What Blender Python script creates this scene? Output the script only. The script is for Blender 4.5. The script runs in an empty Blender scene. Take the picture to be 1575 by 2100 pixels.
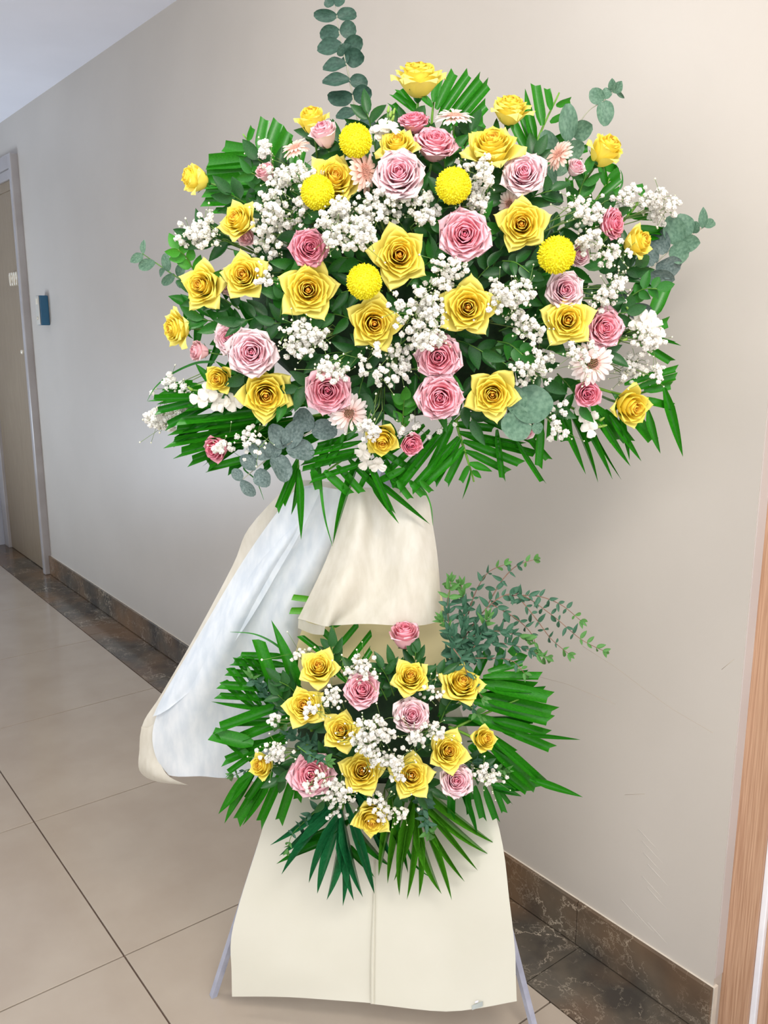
import bpy, math, random
from mathutils import Vector, Matrix
sc = bpy.context.scene
COL = sc.collection
R = math.radians
# ------------------------------------------------------------------ camera
CAM_H, YAW, PITCH, ROLL = 1.4, R(37.85), R(12.04), R(0.17)
FPX, IW, IH = 1758.0, 1575, 2100
HF = Vector((-math.cos(YAW), math.sin(YAW), 0))          # horizontal forward
RT = Vector((math.sin(YAW), math.cos(YAW), 0))           # right
FW = HF * math.cos(PITCH) - Vector((0, 0, 1)) * math.sin(PITCH)
UP = Vector((0, 0, 1)) * math.cos(PITCH) + HF * math.sin(PITCH)
CP = Vector((0, 0, CAM_H))
cam = bpy.data.cameras.new('camera')
cam.sensor_fit = 'VERTICAL'
cam.sensor_height = 24.0
cam.lens = 24.0 * FPX / IH
cam.clip_start = 0.05
co = bpy.data.objects.new('camera', cam)
COL.objects.link(co)
co.matrix_world = Matrix.Translation(CP) @ Matrix((RT, UP, -FW)).transposed().to_4x4()
sc.camera = co
# ------------------------------------------------------------------ light
w = bpy.data.worlds.new('world')
sc.world = w
w.use_nodes = True
w.node_tree.nodes['Background'].inputs[0].default_value = (0.96, 0.97, 1.0, 1)
w.node_tree.nodes['Background'].inputs[1].default_value = 1.36


def area(name, loc, target, sx, sy, power, col):
    l = bpy.data.lights.new(name, 'AREA')
    l.shape = 'RECTANGLE'
    l.size, l.size_y, l.energy, l.color = sx, sy, power, col
    o = bpy.data.objects.new(name, l)
    o.location = loc
    o.rotation_euler = (Vector(target) - Vector(loc)).to_track_quat('-Z', 'Y').to_euler()
    COL.objects.link(o)


area('ceiling_lamp_light', (0.25, 0.35, 2.44), (-0.85, 0.75, 0.9), 0.5, 0.5, 22, (1.0, 0.945, 0.86))
area('added_front_fill', (0.15, -0.55, 2.44), (-0.9, 0.6, 1.0), 1.6, 0.7, 20, (1.0, 0.97, 0.92))  # unseen fill light added above and behind the camera to brighten the flowers
area('added_wall_fill', (-1.9, 0.10, 2.44), (-1.7, 0.8, 0.8), 0.4, 0.4, 13, (1.0, 0.97, 0.93))  # extra unseen light, added to lift the wall behind the upper bouquet
area('corridor_window_light', (-5.7, -0.45, 0.7), (-4.3, 0.35, 2.5), 0.8, 1.2, 46, (0.72, 0.85, 1.0))
sc.view_settings.view_transform = 'Standard'
sc.view_settings.look = 'None'
sc.view_settings.exposure = 0.34
sc.view_settings.gamma = 1.0
sc.view_settings.use_curve_mapping = False
sc.cycles.max_bounces = 8
sc.cycles.transparent_max_bounces = 12


# ------------------------------------------------------------------ helpers
def ray(px, py):
    return FW + RT * ((px - IW / 2) / FPX) + UP * ((IH / 2 - py) / FPX)


def at(px, py, F):
    """the point seen at pixel px,py that stands F metres ahead of the camera"""
    d = ray(px, py)
    return CP + d * (F / d.dot(HF))


def mpp(P):
    return (P - CP).dot(FW) / FPX


def floor_at(px, py, z=0):
    d = ray(px, py)
    return CP + d * ((z - CAM_H) / d.z)


def mesh(name, v, f, mat=None, smooth=True, attr=None):
    m = bpy.data.meshes.new(name)
    m.from_pydata([tuple(p) for p in v], [], f)
    if mat:
        m.materials.append(mat)
    if smooth:
        m.polygons.foreach_set('use_smooth', [True] * len(m.polygons))
    if attr:
        for k, a in attr.items():
            t = m.attributes.new(k, 'FLOAT', 'POINT')
            t.data.foreach_set('value', a)
    m.update()
    return m


def ob(name, m, parent=None, M=None):
    o = bpy.data.objects.new(name, m)
    COL.objects.link(o)
    if parent:
        o.parent = parent
    if M is not None:
        o.matrix_basis = M
    return o


def tag(o, label=None, cat=None, group=None, kind=None):
    for k, val in (('label', label), ('category', cat), ('group', group), ('kind', kind)):
        if val:
            o[k] = val
    return o


def empty(name, M, label, cat, group=None):
    o = ob(name, None, None, M)
    o.empty_display_size = 0.02
    return tag(o, label, cat, group)


def T(p):
    return Matrix.Translation(p)


def boxv(x0, y0, z0, x1, y1, z1, b=0.0):
    v = [(x0, y0, z0), (x1, y0, z0), (x1, y1, z0), (x0, y1, z0), (x0, y0, z1), (x1, y0, z1), (x1, y1, z1), (x0, y1, z1)]
    f = [(0, 3, 2, 1), (4, 5, 6, 7), (0, 1, 5, 4), (1, 2, 6, 5), (2, 3, 7, 6), (3, 0, 4, 7)]
    return v, f


def box(name, a, b, mat, parent=None, bevel=0.0):
    v, f = boxv(*a, *b)
    o = ob(name, mesh(name, v, f, mat, False), parent)
    if bevel:
        md = o.modifiers.new('bevel', 'BEVEL')
        md.width = bevel
        md.segments = 2
    return o


def tube(pts, r, n=6, r1=None):
    v, f = [], []
    pts = [Vector(p) for p in pts]
    N = len(pts)
    for i, p in enumerate(pts):
        d = (pts[min(i + 1, N - 1)] - pts[max(i - 1, 0)]).normalized()
        a = d.orthogonal().normalized()
        if abs(d.z) < 0.99:
            a = d.cross(Vector((0, 0, 1))).normalized()
        b = d.cross(a)
        rr = r if r1 is None else r + (r1 - r) * i / (N - 1)
        for k in range(n):
            t = 2 * math.pi * k / n
            v.append(p + a * math.cos(t) * rr + b * math.sin(t) * rr)
    for i in range(N - 1):
        for k in range(n):
            f.append((i * n + k, i * n + (k + 1) % n, (i + 1) * n + (k + 1) % n, (i + 1) * n + k))
    f.append(tuple(range(n - 1, -1, -1)))
    f.append(tuple(range((N - 1) * n, N * n)))
    return v, f


def join(parts):
    v, f = [], []
    for a, b in parts:
        k = len(v)
        v += list(a)
        f += [tuple(i + k for i in q) for q in b]
    return v, f


def catmull(P, n):
    P = [Vector(p) for p in P]
    out = []
    for i in range(len(P) - 1):
        p0, p1, p2, p3 = P[max(i - 1, 0)], P[i], P[i + 1], P[min(i + 2, len(P) - 1)]
        for k in range(n):
            t = k / n
            out.append(0.5 * ((2 * p1) + (p2 - p0) * t + (2 * p0 - 5 * p1 + 4 * p2 - p3) * t * t + (3 * p1 - p0 - 3 * p2 + p3) * t ** 3))
    out.append(P[-1])
    return out


# ------------------------------------------------------------------ materials
def newmat(name):
    m = bpy.data.materials.new(name)
    m.use_nodes = True
    return m, m.node_tree, m.node_tree.nodes, m.node_tree.nodes['Principled BSDF']


def rgb(r, g, b):
    """sRGB 0-255 to linear"""
    f = lambda c: c / 12.92 if c <= 0.04045 else ((c + 0.055) / 1.055) ** 2.4
    return (f(r / 255), f(g / 255), f(b / 255), 1)


def noise_mix(nt, c0, c1, scale, detail=4, lo=0.35, hi=0.65, stretch=(1, 1, 1), coord='Object'):
    n = nt.nodes
    tc = n.new('ShaderNodeTexCoord')
    mp = n.new('ShaderNodeMapping')
    mp.inputs['Scale'].default_value = stretch
    nz = n.new('ShaderNodeTexNoise')
    nz.inputs['Scale'].default_value = scale
    nz.inputs['Detail'].default_value = detail
    rp = n.new('ShaderNodeValToRGB')
    rp.color_ramp.elements[0].position, rp.color_ramp.elements[1].position = lo, hi
    rp.color_ramp.elements[0].color, rp.color_ramp.elements[1].color = c0, c1
    nt.links.new(tc.outputs[coord], mp.inputs[0])
    nt.links.new(mp.outputs[0], nz.inputs['Vector'])
    nt.links.new(nz.outputs[0], rp.inputs[0])
    return rp.outputs[0], nz.outputs[0], mp.outputs[0]


def bump(nt, b, height, strength, dist=0.01):
    n = nt.nodes.new('ShaderNodeBump')
    n.inputs['Strength'].default_value = strength
    n.inputs['Distance'].default_value = dist
    nt.links.new(height, n.inputs['Height'])
    nt.links.new(n.outputs[0], b.inputs['Normal'])


def simple(name, c0, c1, scale, rough, metal=0.0, bmp=0.0, stretch=(1, 1, 1), spec=0.5, bdist=0.01):
    m, nt, n, b = newmat(name)
    c, h, _ = noise_mix(nt, c0, c1, scale, stretch=stretch)
    nt.links.new(c, b.inputs['Base Color'])
    b.inputs['Roughness'].default_value = rough
    b.inputs['Metallic'].default_value = metal
    b.inputs['Specular IOR Level'].default_value = spec
    if bmp:
        bump(nt, b, h, bmp, bdist)
    return m


def thin(name, c0, c1, scale, rough, trans, stretch=(1, 1, 1), spec=0.4, attr=None, bmp=0.0, clear=0.0):
    """a thin sheet that lets light through: petals, leaves, paper"""
    m, nt, n, b = newmat(name)
    c, h, _ = noise_mix(nt, c0, c1, scale, stretch=stretch)
    if attr:
        # colour runs from the heart (0) to the rim (1) of the flower
        at_ = n.new('ShaderNodeAttribute')
        at_.attribute_name = 'tone'
        rp = n.new('ShaderNodeValToRGB')
        els = rp.color_ramp.elements
        els[0].position, els[0].color = attr[0]
        els[1].position, els[1].color = attr[-1]
        for p, cc in attr[1:-1]:
            e = els.new(p)
            e.color = cc
        nt.links.new(at_.outputs['Fac'], rp.inputs[0])
        mx = n.new('ShaderNodeMix')
        mx.data_type = 'RGBA'
        mx.blend_type = 'MULTIPLY'
        mx.inputs[0].default_value = 1.0
        nt.links.new(rp.outputs[0], mx.inputs[6])
        nt.links.new(c, mx.inputs[7])
        c = mx.outputs[2]
    nt.links.new(c, b.inputs['Base Color'])
    b.inputs['Roughness'].default_value = rough
    b.inputs['Specular IOR Level'].default_value = spec
    if bmp:
        bump(nt, b, h, bmp, 0.002)
    tr = n.new('ShaderNodeBsdfTranslucent')
    nt.links.new(c, tr.inputs[0])
    ms = n.new('ShaderNodeMixShader')
    ms.inputs[0].default_value = trans
    nt.links.new(b.outputs[0], ms.inputs[1])
    nt.links.new(tr.outputs[0], ms.inputs[2])
    out = ms.outputs[0]
    if clear:
        tp = n.new('ShaderNodeBsdfTransparent')
        m2 = n.new('ShaderNodeMixShader')
        m2.inputs[0].default_value = clear
        nt.links.new(out, m2.inputs[1])
        nt.links.new(tp.outputs[0], m2.inputs[2])
        out = m2.outputs[0]
    nt.links.new(out, n['Material Output'].inputs[0])
    return m


def marble(name, base0, base1, brown, vein):
    m, nt, n, b = newmat(name)
    c, h, vec = noise_mix(nt, base0, base1, 9.0, 8, 0.35, 0.7)
    nz = n.new('ShaderNodeTexNoise')
    nz.inputs['Scale'].default_value = 9.0
    nz.inputs['Detail'].default_value = 8
    nz.inputs['Roughness'].default_value = 0.65
    nt.links.new(vec, nz.inputs['Vector'])
    sub = n.new('ShaderNodeVectorMath')
    sub.operation = 'MULTIPLY_ADD'
    sub.inputs[1].default_value = (0.26, 0.26, 0.26)
    nt.links.new(nz.outputs['Color'], sub.inputs[0])
    nt.links.new(vec, sub.inputs[2])
    last = c
    for sc_, wd, amt in ((6.0, 0.008, 0.85), (17.0, 0.014, 0.5)):
        vo = n.new('ShaderNodeTexVoronoi')
        vo.feature = 'DISTANCE_TO_EDGE'
        vo.inputs['Scale'].default_value = sc_
        nt.links.new(sub.outputs[0], vo.inputs['Vector'])
        rp = n.new('ShaderNodeValToRGB')
        rp.color_ramp.elements[0].position, rp.color_ramp.elements[1].position = 0.0, wd * 2
        rp.color_ramp.elements[0].color = (amt, amt, amt, 1)
        rp.color_ramp.elements[1].color = (0, 0, 0, 1)
        nt.links.new(vo.outputs['Distance'], rp.inputs[0])
        n2 = n.new('ShaderNodeTexNoise')
        n2.inputs['Scale'].default_value = sc_ * 0.9
        nt.links.new(vec, n2.inputs['Vector'])
        r2 = n.new('ShaderNodeValToRGB')
        r2.color_ramp.elements[0].position, r2.color_ramp.elements[1].position = 0.45, 0.62
        nt.links.new(n2.outputs[0], r2.inputs[0])
        mu = n.new('ShaderNodeMath')
        mu.operation = 'MULTIPLY'
        nt.links.new(rp.outputs[0], mu.inputs[0])
        nt.links.new(r2.outputs[0], mu.inputs[1])
        mx = n.new('ShaderNodeMix')
        mx.data_type = 'RGBA'
        nt.links.new(mu.outputs[0], mx.inputs[0])
        nt.links.new(last, mx.inputs[6])
        mx.inputs[7].default_value = vein
        last = mx.outputs[2]
    # brown clouds
    n3 = n.new('ShaderNodeTexNoise')
    n3.inputs['Scale'].default_value = 3.2
    nt.links.new(vec, n3.inputs['Vector'])
    r3 = n.new('ShaderNodeValToRGB')
    r3.color_ramp.elements[0].position, r3.color_ramp.elements[1].position = 0.42, 0.64
    r3.color_ramp.elements[1].color = (0.6, 0.6, 0.6, 1)
    nt.links.new(n3.outputs[0], r3.inputs[0])
    mx = n.new('ShaderNodeMix')
    mx.data_type = 'RGBA'
    nt.links.new(r3.outputs[0], mx.inputs[0])
    nt.links.new(last, mx.inputs[6])
    mx.inputs[7].default_value = brown
    nt.links.new(mx.outputs[2], b.inputs['Base Color'])
    b.inputs['Roughness'].default_value = 0.16
    return m


def wood(name, c0, c1):
    m, nt, n, b = newmat(name)
    c, h, vec = noise_mix(nt, c0, c1, 7.0, 6, 0.36, 0.64, (60, 60, 1.0))
    nt.links.new(c, b.inputs['Base Color'])
    b.inputs['Roughness'].default_value = 0.45
    bump(nt, b, h, 0.15, 0.002)
    return m


M = {}
M['wall'] = simple('wall_paint', rgb(184, 177, 168), rgb(188, 181, 172), 3.0, 0.42, bmp=0.05)
M['ceiling'] = simple('ceiling_paint', rgb(238, 238, 246), rgb(242, 242, 250), 3.0, 0.7)
M['tile'] = simple('beige_porcelain', rgb(168, 155, 140), rgb(175, 163, 148), 5.0, 0.13)
M['grout'] = simple('dark_grout', rgb(84, 62, 52), rgb(98, 76, 64), 40.0, 0.9)
M['white_grout'] = simple('cream_grout', rgb(205, 195, 180), rgb(215, 205, 190), 40.0, 0.8)
M['marble'] = marble('brown_marble', rgb(66, 62, 57), rgb(100, 92, 80), rgb(128, 96, 66), rgb(208, 194, 172))
M['oak'] = wood('oak_veneer', rgb(166, 126, 98), rgb(194, 157, 128))
M['door'] = wood('door_veneer', rgb(128, 112, 92), rgb(146, 130, 108))
M['jamb_paint'] = simple('plaster_return', rgb(188, 180, 176), rgb(194, 186, 182), 5.0, 0.6)
M['casing'] = simple('grey_lacquer', rgb(160, 154, 152), rgb(170, 165, 164), 6.0, 0.22)
M['end_wall'] = simple('end_wall_paint', rgb(170, 172, 182), rgb(178, 180, 190), 4.0, 0.6)
M['seal'] = simple('white_seal', rgb(226, 226, 232), rgb(236, 236, 240), 20.0, 0.5)
M['blue'] = simple('blue_plastic', rgb(24, 84, 118), rgb(28, 92, 126), 10.0, 0.35)
M['plate'] = simple('white_plastic', rgb(186, 182, 172), rgb(196, 192, 182), 10.0, 0.3)
M['brass'] = simple('polished_metal', rgb(226, 216, 196), rgb(240, 232, 214), 20.0, 0.3, metal=0.3)
M['crack'] = simple('hairline_crack', rgb(172, 158, 142), rgb(182, 168, 152), 30.0, 0.9)
M['scuff'] = simple('scuff_mark', rgb(187, 180, 171), rgb(190, 183, 174), 30.0, 0.9)
M['steel'] = simple('silver_painted_steel', rgb(178, 184, 206), rgb(196, 202, 222), 30.0, 0.35, metal=0.35)
M['foam'] = simple('wet_floral_foam', rgb(18, 44, 22), rgb(26, 58, 28), 60.0, 0.9, bmp=0.4)
M['paper'] = thin('cream_paper', rgb(220, 218, 203), rgb(224, 222, 208), 6.0, 0.55, 0.12)
M['backing'] = thin('yellow_paper', rgb(240, 224, 170), rgb(246, 232, 184), 6.0, 0.55, 0.2)
M['tissue'] = thin('nonwoven_wrap', rgb(222, 230, 238), rgb(238, 243, 248), 60.0, 0.6, 0.32, stretch=(1, 1, 0.35), bmp=0.15, clear=0.06)
M['tissue_cream'] = thin('cream_nonwoven_wrap', rgb(218, 213, 199), rgb(228, 224, 212), 70.0, 0.6, 0.30, stretch=(1, 1, 0.35), bmp=0.15, clear=0.04)
M['sticker'] = simple('silver_sticker', rgb(170, 178, 176), rgb(184, 192, 190), 30.0, 0.35)
W1 = (1, 1, 1, 1)
V = (0.96, 0.96, 0.96, 1)
M['yellow'] = thin('yellow_petal', V, W1, 40, 0.55, 0.20, attr=[(0.0, rgb(255, 184, 84)), (0.22, rgb(255, 210, 82)), (0.5, rgb(255, 231, 84)), (0.8, rgb(255, 238, 104)), (1.0, rgb(255, 243, 136))], spec=0.25)
M['pink_pale'] = thin('pale_pink_petal', V, W1, 40, 0.55, 0.20, attr=[(0.0, rgb(251, 128, 156)), (0.32, rgb(255, 176, 194)), (0.62, rgb(255, 214, 222)), (1.0, rgb(255, 238, 238))], spec=0.25)
M['pink_mid'] = thin('pink_petal', V, W1, 40, 0.55, 0.20, attr=[(0.0, rgb(250, 118, 150)), (0.4, rgb(255, 160, 178)), (0.7, rgb(255, 188, 200)), (1.0, rgb(255, 216, 224))], spec=0.25)
M['pink_deep'] = thin('deep_pink_petal', V, W1, 40, 0.55, 0.20, attr=[(0.0, rgb(244, 108, 142)), (0.5, rgb(252, 150, 172)), (1.0, rgb(254, 188, 203))], spec=0.25)
M['pink_dusty'] = thin('dusty_pink_petal', V, W1, 40, 0.55, 0.25, attr=[(0.0, rgb(244, 160, 172)), (0.5, rgb(252, 196, 205)), (1.0, rgb(254, 218, 222))], spec=0.25)
M['gerbera'] = thin('pale_peach_petal', V, W1, 30, 0.6, 0.3, attr=[(0.0, rgb(246, 196, 178)), (1.0, rgb(253, 226, 216))], spec=0.2)
M['gerbera_white'] = thin('white_blush_petal', V, W1, 30, 0.6, 0.3, attr=[(0.0, rgb(250, 214, 206)), (1.0, rgb(254, 246, 242))], spec=0.2)
M['disc'] = simple('peach_disc', rgb(232, 160, 140), rgb(246, 196, 176), 90, 0.8)
M['pompon'] = simple('lemon_floret', rgb(226, 212, 20), rgb(242, 230, 54), 9, 0.6, spec=0.2)
M['white_petal'] = thin('white_blossom', rgb(244, 241, 232), rgb(254, 252, 247), 60, 0.7, 0.25, spec=0.2)
M['cream_bud'] = simple('cream_bud', rgb(222, 222, 190), rgb(246, 244, 226), 80, 0.7, spec=0.2)
M['snap'] = thin('ivory_blossom', rgb(244, 240, 228), rgb(254, 250, 244), 30, 0.6, 0.3, spec=0.25)
M['green_bud'] = simple('green_bud', rgb(120, 160, 60), rgb(160, 190, 90), 60, 0.6)
M['palm'] = thin('palm_green', rgb(30, 116, 14), rgb(50, 142, 22), 30, 0.34, 0.22, spec=0.4)
M['palm_dark'] = thin('dark_palm_green', rgb(22, 106, 18), rgb(40, 130, 26), 30, 0.34, 0.18, spec=0.4)
M['palm_blue'] = thin('blue_palm_green', rgb(20, 104, 58), rgb(44, 130, 76), 30, 0.3, 0.18, spec=0.5)
M['palm_lime'] = thin('young_palm_green', rgb(64, 140, 24), rgb(90, 164, 38), 30, 0.36, 0.22, spec=0.4)
M['rachis'] = simple('rachis_green', rgb(96, 150, 40), rgb(120, 172, 56), 40, 0.5)
M['stem'] = simple('stem_green', rgb(70, 118, 36), rgb(98, 146, 52), 40, 0.55)
M['stem_fine'] = simple('fine_stem_green', rgb(96, 134, 60), rgb(132, 160, 84), 40, 0.6)
M['stem_brown'] = simple('stem_brown', rgb(110, 76, 62), rgb(140, 104, 84), 40, 0.6)
M['stem_pale'] = simple('stem_pale', rgb(150, 150, 132), rgb(174, 172, 152), 40, 0.6)
M['leaf_dark'] = thin('dark_leaf', rgb(22, 72, 26), rgb(44, 102, 42), 30, 0.4, 0.15, spec=0.4)
M['leaf_mid'] = thin('green_leaf', rgb(30, 100, 26), rgb(52, 128, 42), 30, 0.4, 0.2, spec=0.4)
M['leaf_bright'] = thin('bright_leaf', rgb(52, 136, 30), rgb(76, 160, 46), 30, 0.4, 0.25, spec=0.4)
M['euc'] = thin('grey_green_eucalyptus', rgb(76, 112, 90), rgb(108, 142, 118), 7, 0.5, 0.15, spec=0.35)
M['euc_dark'] = thin('dark_eucalyptus', rgb(44, 74, 62), rgb(64, 96, 82), 6, 0.5, 0.12, spec=0.35)
M['euc_silver'] = thin('silver_eucalyptus', rgb(78, 98, 94), rgb(118, 136, 132), 9, 0.5, 0.12, spec=0.35)
M['parv'] = thin('small_leaf_eucalyptus', rgb(48, 92, 70), rgb(76, 120, 92), 24, 0.5, 0.15, spec=0.35)
M['parv_tip'] = thin('young_eucalyptus', rgb(74, 130, 62), rgb(100, 152, 80), 24, 0.5, 0.2, spec=0.35)

# ------------------------------------------------------------------ the setting
YW = 1.43                                   # wall plane
XE = -5.92                                  # corridor end
XC = -0.765                                 # wall corner at the right-hand door
ZC = 2.505
STRIP = 0.188
wl = box('wall_back', (XE - 0.1, YW, 0), (XC, YW + 0.16, ZC + 0.02), M['wall'])
tag(wl, kind='structure')
we = box('wall_end', (XE - 0.1, -1.6, 0), (XE, YW, ZC + 0.02), M['end_wall'])
tag(we, kind='structure')
wf = box('wall_front', (XE - 0.1, -0.90, 0), (-1.5, -0.78, ZC + 0.02), M['wall'])
tag(wf, kind='structure')
ce = box('ceiling', (XE - 0.1, -1.6, ZC), (1.2, YW + 0.16, ZC + 0.12), M['ceiling'])
tag(ce, kind='structure')
fl = box('floor', (XE - 0.1, -1.6, -0.06), (1.2, YW + 0.5, -0.006), M['grout'])
tag(fl, kind='structure')
TL, J = 0.69, 0.0035
xs = [-1.02 + TL * k for k in range(-8, 4)]
ys = [YW - 0.853 - TL * k for k in range(-1, 4)]
ys[0] = YW - STRIP
k_cache = {}
for i in range(len(xs) - 1):
    for j in range(len(ys) - 1):
        x0, x1, y1, y0 = xs[i] + J / 2, xs[i + 1] - J / 2, ys[j] - J / 2, max(ys[j + 1] + J / 2, -1.6)
        if x0 < XE or y1 < y0:
            x0 = max(x0, XE)
        t = box('tile', (x0, y0, -0.03), (x1, y1, 0.0), M['tile'], fl, 0.0012)
x = XE
while x < 1.1:
    box('border_tile', (x + 0.001, YW - STRIP + 0.001, -0.03), (min(x + 0.69, 1.15) - 0.001, YW - 0.004 if x < XC - 0.7 else YW + 0.4, 0.0), M['marble'], fl, 0.001)
    x += 0.69
bb = box('baseboard_back', (-5.0, YW - 0.004, 0.0), (XC + 0.005, YW + 0.01, 0.1125), M['white_grout'])
tag(bb, kind='structure')
x, k = -5.0, 0
while x < XC - 0.05:
    x1 = min(x + 0.78, XC + 0.004)
    if XC - x1 < 0.2:
        x1 = XC + 0.004
    box('marble_slab', (x + 0.001, YW - 0.013, 0.004), (x1 - 0.001, YW - 0.003, 0.112), M['marble'], bb, 0.001)
    x = x1
# wall marks: two hairline cracks and a few scuffs
def wall_at(px, py):
    d = ray(px, py)
    return CP + d * ((YW - CP.y) / d.y)
for pts in ([(1195, 1325), (1262, 1368), (1320, 1412), (1380, 1455), (1462, 1503)], [(1098, 1386), (1160, 1402), (1215, 1424), (1262, 1444)], [(1480, 1373), (1505, 1352)], [(1281, 1630), (1322, 1628)]):
    v, f = tube([wall_at(*p) for p in pts], 0.0004, 4)
    ob('crack', mesh('crack', v, f, M['crack']), wl)
random.seed(5)
for k in range(9):
    a, b = 1272 + random.random() * 60, 1700 + k * 24
    p, q = wall_at(a, b), wall_at(a + 42, b + 46)
    v, f = tube([p, p.lerp(q, 0.5), q], 0.0012, 4, 0.0003)
    ob('scuff', mesh('scuff', v, f, M['scuff']), wl)
# far door in the wall, with its frame, number and lock
dr = box('door_1', (-5.80, YW - 0.012, 0.004), (-5.06, YW + 0.02, 2.14), M['door'], None, 0.002)
tag(dr, kind='structure')
fr = M['casing']
box('casing', (-5.07, YW - 0.030, 0.0), (-5.045, YW + 0.02, 2.27), fr, dr, 0.004)
box('casing', (-5.045, YW - 0.040, 0.0), (-5.0, YW + 0.02, 2.31), fr, dr, 0.006)
box('casing', (-5.90, YW - 0.030, 0.0), (-5.80, YW + 0.02, 2.31), fr, dr, 0.004)
box('door_header', (-5.90, YW - 0.038, 2.24), (-5.045, YW + 0.02, 2.31), fr, dr, 0.004)
box('door_header', (-5.80, YW - 0.028, 2.19), (-5.06, YW + 0.02, 2.24), fr, dr, 0.004)
box('door_stop', (-5.80, YW - 0.016, 2.14), (-5.06, YW + 0.02, 2.19), M['door'], dr, 0.002)
for i, ch in enumerate('0309'):
    cu = bpy.data.curves.new('digit', 'FONT')
    cu.body = ch
    cu.size = 0.088
    cu.extrude = 0.010
    cu.bevel_depth = 0.002
    cu.align_x = 'CENTER'
    cu.materials.append(M['brass'])
    o = ob('number_digit', cu, dr)
    o.location = (-5.215 + i * 0.042, YW - 0.024, 1.640)
    o.rotation_euler = (R(90), 0, 0)
    o.scale = (0.72, 1.1, 1)
v, f = tube([(-5.115, YW - 0.012, 1.275), (-5.115, YW - 0.03, 1.275), (-5.115, YW - 0.036, 1.275)], 0.014, 12, 0.011)
ob('door_knob', mesh('door_knob', v, f, M['brass']), dr)
# entry unit on the wall
it = empty('door_intercom', T((-4.70, YW, 1.42)), 'small blue sided white door entry unit on the wall beside the far door', 'intercom')
def lbox(name, a, b, mat, parent, bevel=0.002):
    return box(name, a, b, mat, parent, bevel)
lbox('housing', (-0.03, -0.045, 0.0), (0.03, 0.0, 0.15), M['blue'], it, 0.004)
lbox('face_plate', (-0.03, -0.050, 0.002), (0.028, -0.0455, 0.148), M['plate'], it, 0.002)
v, f = tube([(-0.005, -0.050, 0.035), (-0.005, -0.054, 0.035)], 0.009, 10)
ob('call_button', mesh('call_button', v, f, M['brass']), it)
lbox('camera_window', (-0.014, -0.052, 0.105), (0.012, -0.0495, 0.135), M['brass'], it, 0.001)
# right-hand door frame in oak with seals
d2 = box('door_2', (XC - 0.02, YW + 0.030, 0.0), (XC + 0.060, YW + 0.14, ZC), M['oak'])
tag(d2, kind='structure')
box('seal_strip', (XC + 0.060, YW + 0.036, 0.0), (XC + 0.072, YW + 0.12, ZC), M['seal'], d2, 0.002)
box('jamb', (XC + 0.072, YW + 0.045, 0.0), (XC + 0.116, YW + 0.14, ZC), M['oak'], d2, 0.001)
box('seal_strip', (XC + 0.116, YW + 0.050, 0.0), (XC + 0.142, YW + 0.12, ZC), M['jamb_paint'], d2, 0.002)
box('door_leaf', (XC + 0.142, YW + 0.056, 0.004), (XC + 0.9, YW + 0.1, ZC), M['oak'], d2, 0.001)
rt_ = box('plaster_return', (XC - 0.001, YW + 0.002, 0.13), (XC + 0.0015, YW + 0.030, ZC), M['jamb_paint'], wl)

# ------------------------------------------------------------------ stand
UPC, LOC = (840, 560, 580, 470), (770, 1510, 345, 280)


def dome(px, py):
    if py < 1150:
        cx, cy, rx, ry = UPC
        q = ((px - cx) / rx) ** 2 + ((py - cy) / ry) ** 2
        return 1.50 - 0.22 * math.sqrt(max(0.0, 1 - q)) - max(0, (px - 1050) / 400 * 0.03)
    cx, cy, rx, ry = LOC
    q = ((px - cx) / rx) ** 2 + ((py - cy) / ry) ** 2
    return 1.45 - 0.15 * math.sqrt(max(0.0, 1 - q))


top = at(795, 930, 1.53)
st = empty('flower_stand', T(floor_at(770, 2080)), 'silver metal easel stand under the flowers, its feet beside the cream paper', 'stand')
base = st.matrix_basis.translation.copy()


def stube(name, pts, r, mat, n=8):
    v, f = tube([Vector(p) - base for p in pts], r, n)
    return ob(name, mesh(name, v, f, mat, False), st)


fL, fR = floor_at(437, 2043), floor_at(1100, 2128)
fB = top + Vector((-0.30, 0.26, 0))
fB.z = 0.0
stube('leg', [fL + Vector((0, 0, 0.0)), top], 0.0085, M['steel'], 4)
stube('leg', [fR + Vector((0, 0, 0.0)), top], 0.0085, M['steel'], 4)
stube('leg', [fB, top], 0.0085, M['steel'], 4)
stube('crossbar', [fL.lerp(top, 0.33), fR.lerp(top, 0.33)], 0.006, M['steel'])
stube('crossbar', [fL.lerp(top, 0.62), fR.lerp(top, 0.62)], 0.006, M['steel'])


def blob(c, rx, ry, rz, mat, name, parent, pb, seed):
    rnd = random.Random(seed)
    v, f = [], []
    n1, n2 = 10, 16
    ph = [rnd.random() * 6 for _ in range(6)]
    for i in range(n1 + 1):
        a = math.pi * i / n1
        for j in range(n2):
            t = 2 * math.pi * j / n2
            k = 1 + 0.08 * math.sin(3 * t + ph[0]) * math.sin(2 * a + ph[1])
            v.append(c - pb + RT * (rx * k * math.sin(a) * math.cos(t)) + HF * (ry * k * math.sin(a) * math.sin(t)) + Vector((0, 0, rz * k * math.cos(a))))
    for i in range(n1):
        for j in range(n2):
            f.append((i * n2 + j, i * n2 + (j + 1) % n2, (i + 1) * n2 + (j + 1) % n2, (i + 1) * n2 + j))
    return ob(name, mesh(name, v, f, mat), parent)


blob(at(830, 590, 1.47), 0.27, 0.08, 0.20, M['foam'], 'foam_block', st, base, 1)
blob(at(770, 1500, 1.455), 0.14, 0.05, 0.10, M['foam'], 'foam_block', st, base, 2)


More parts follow.
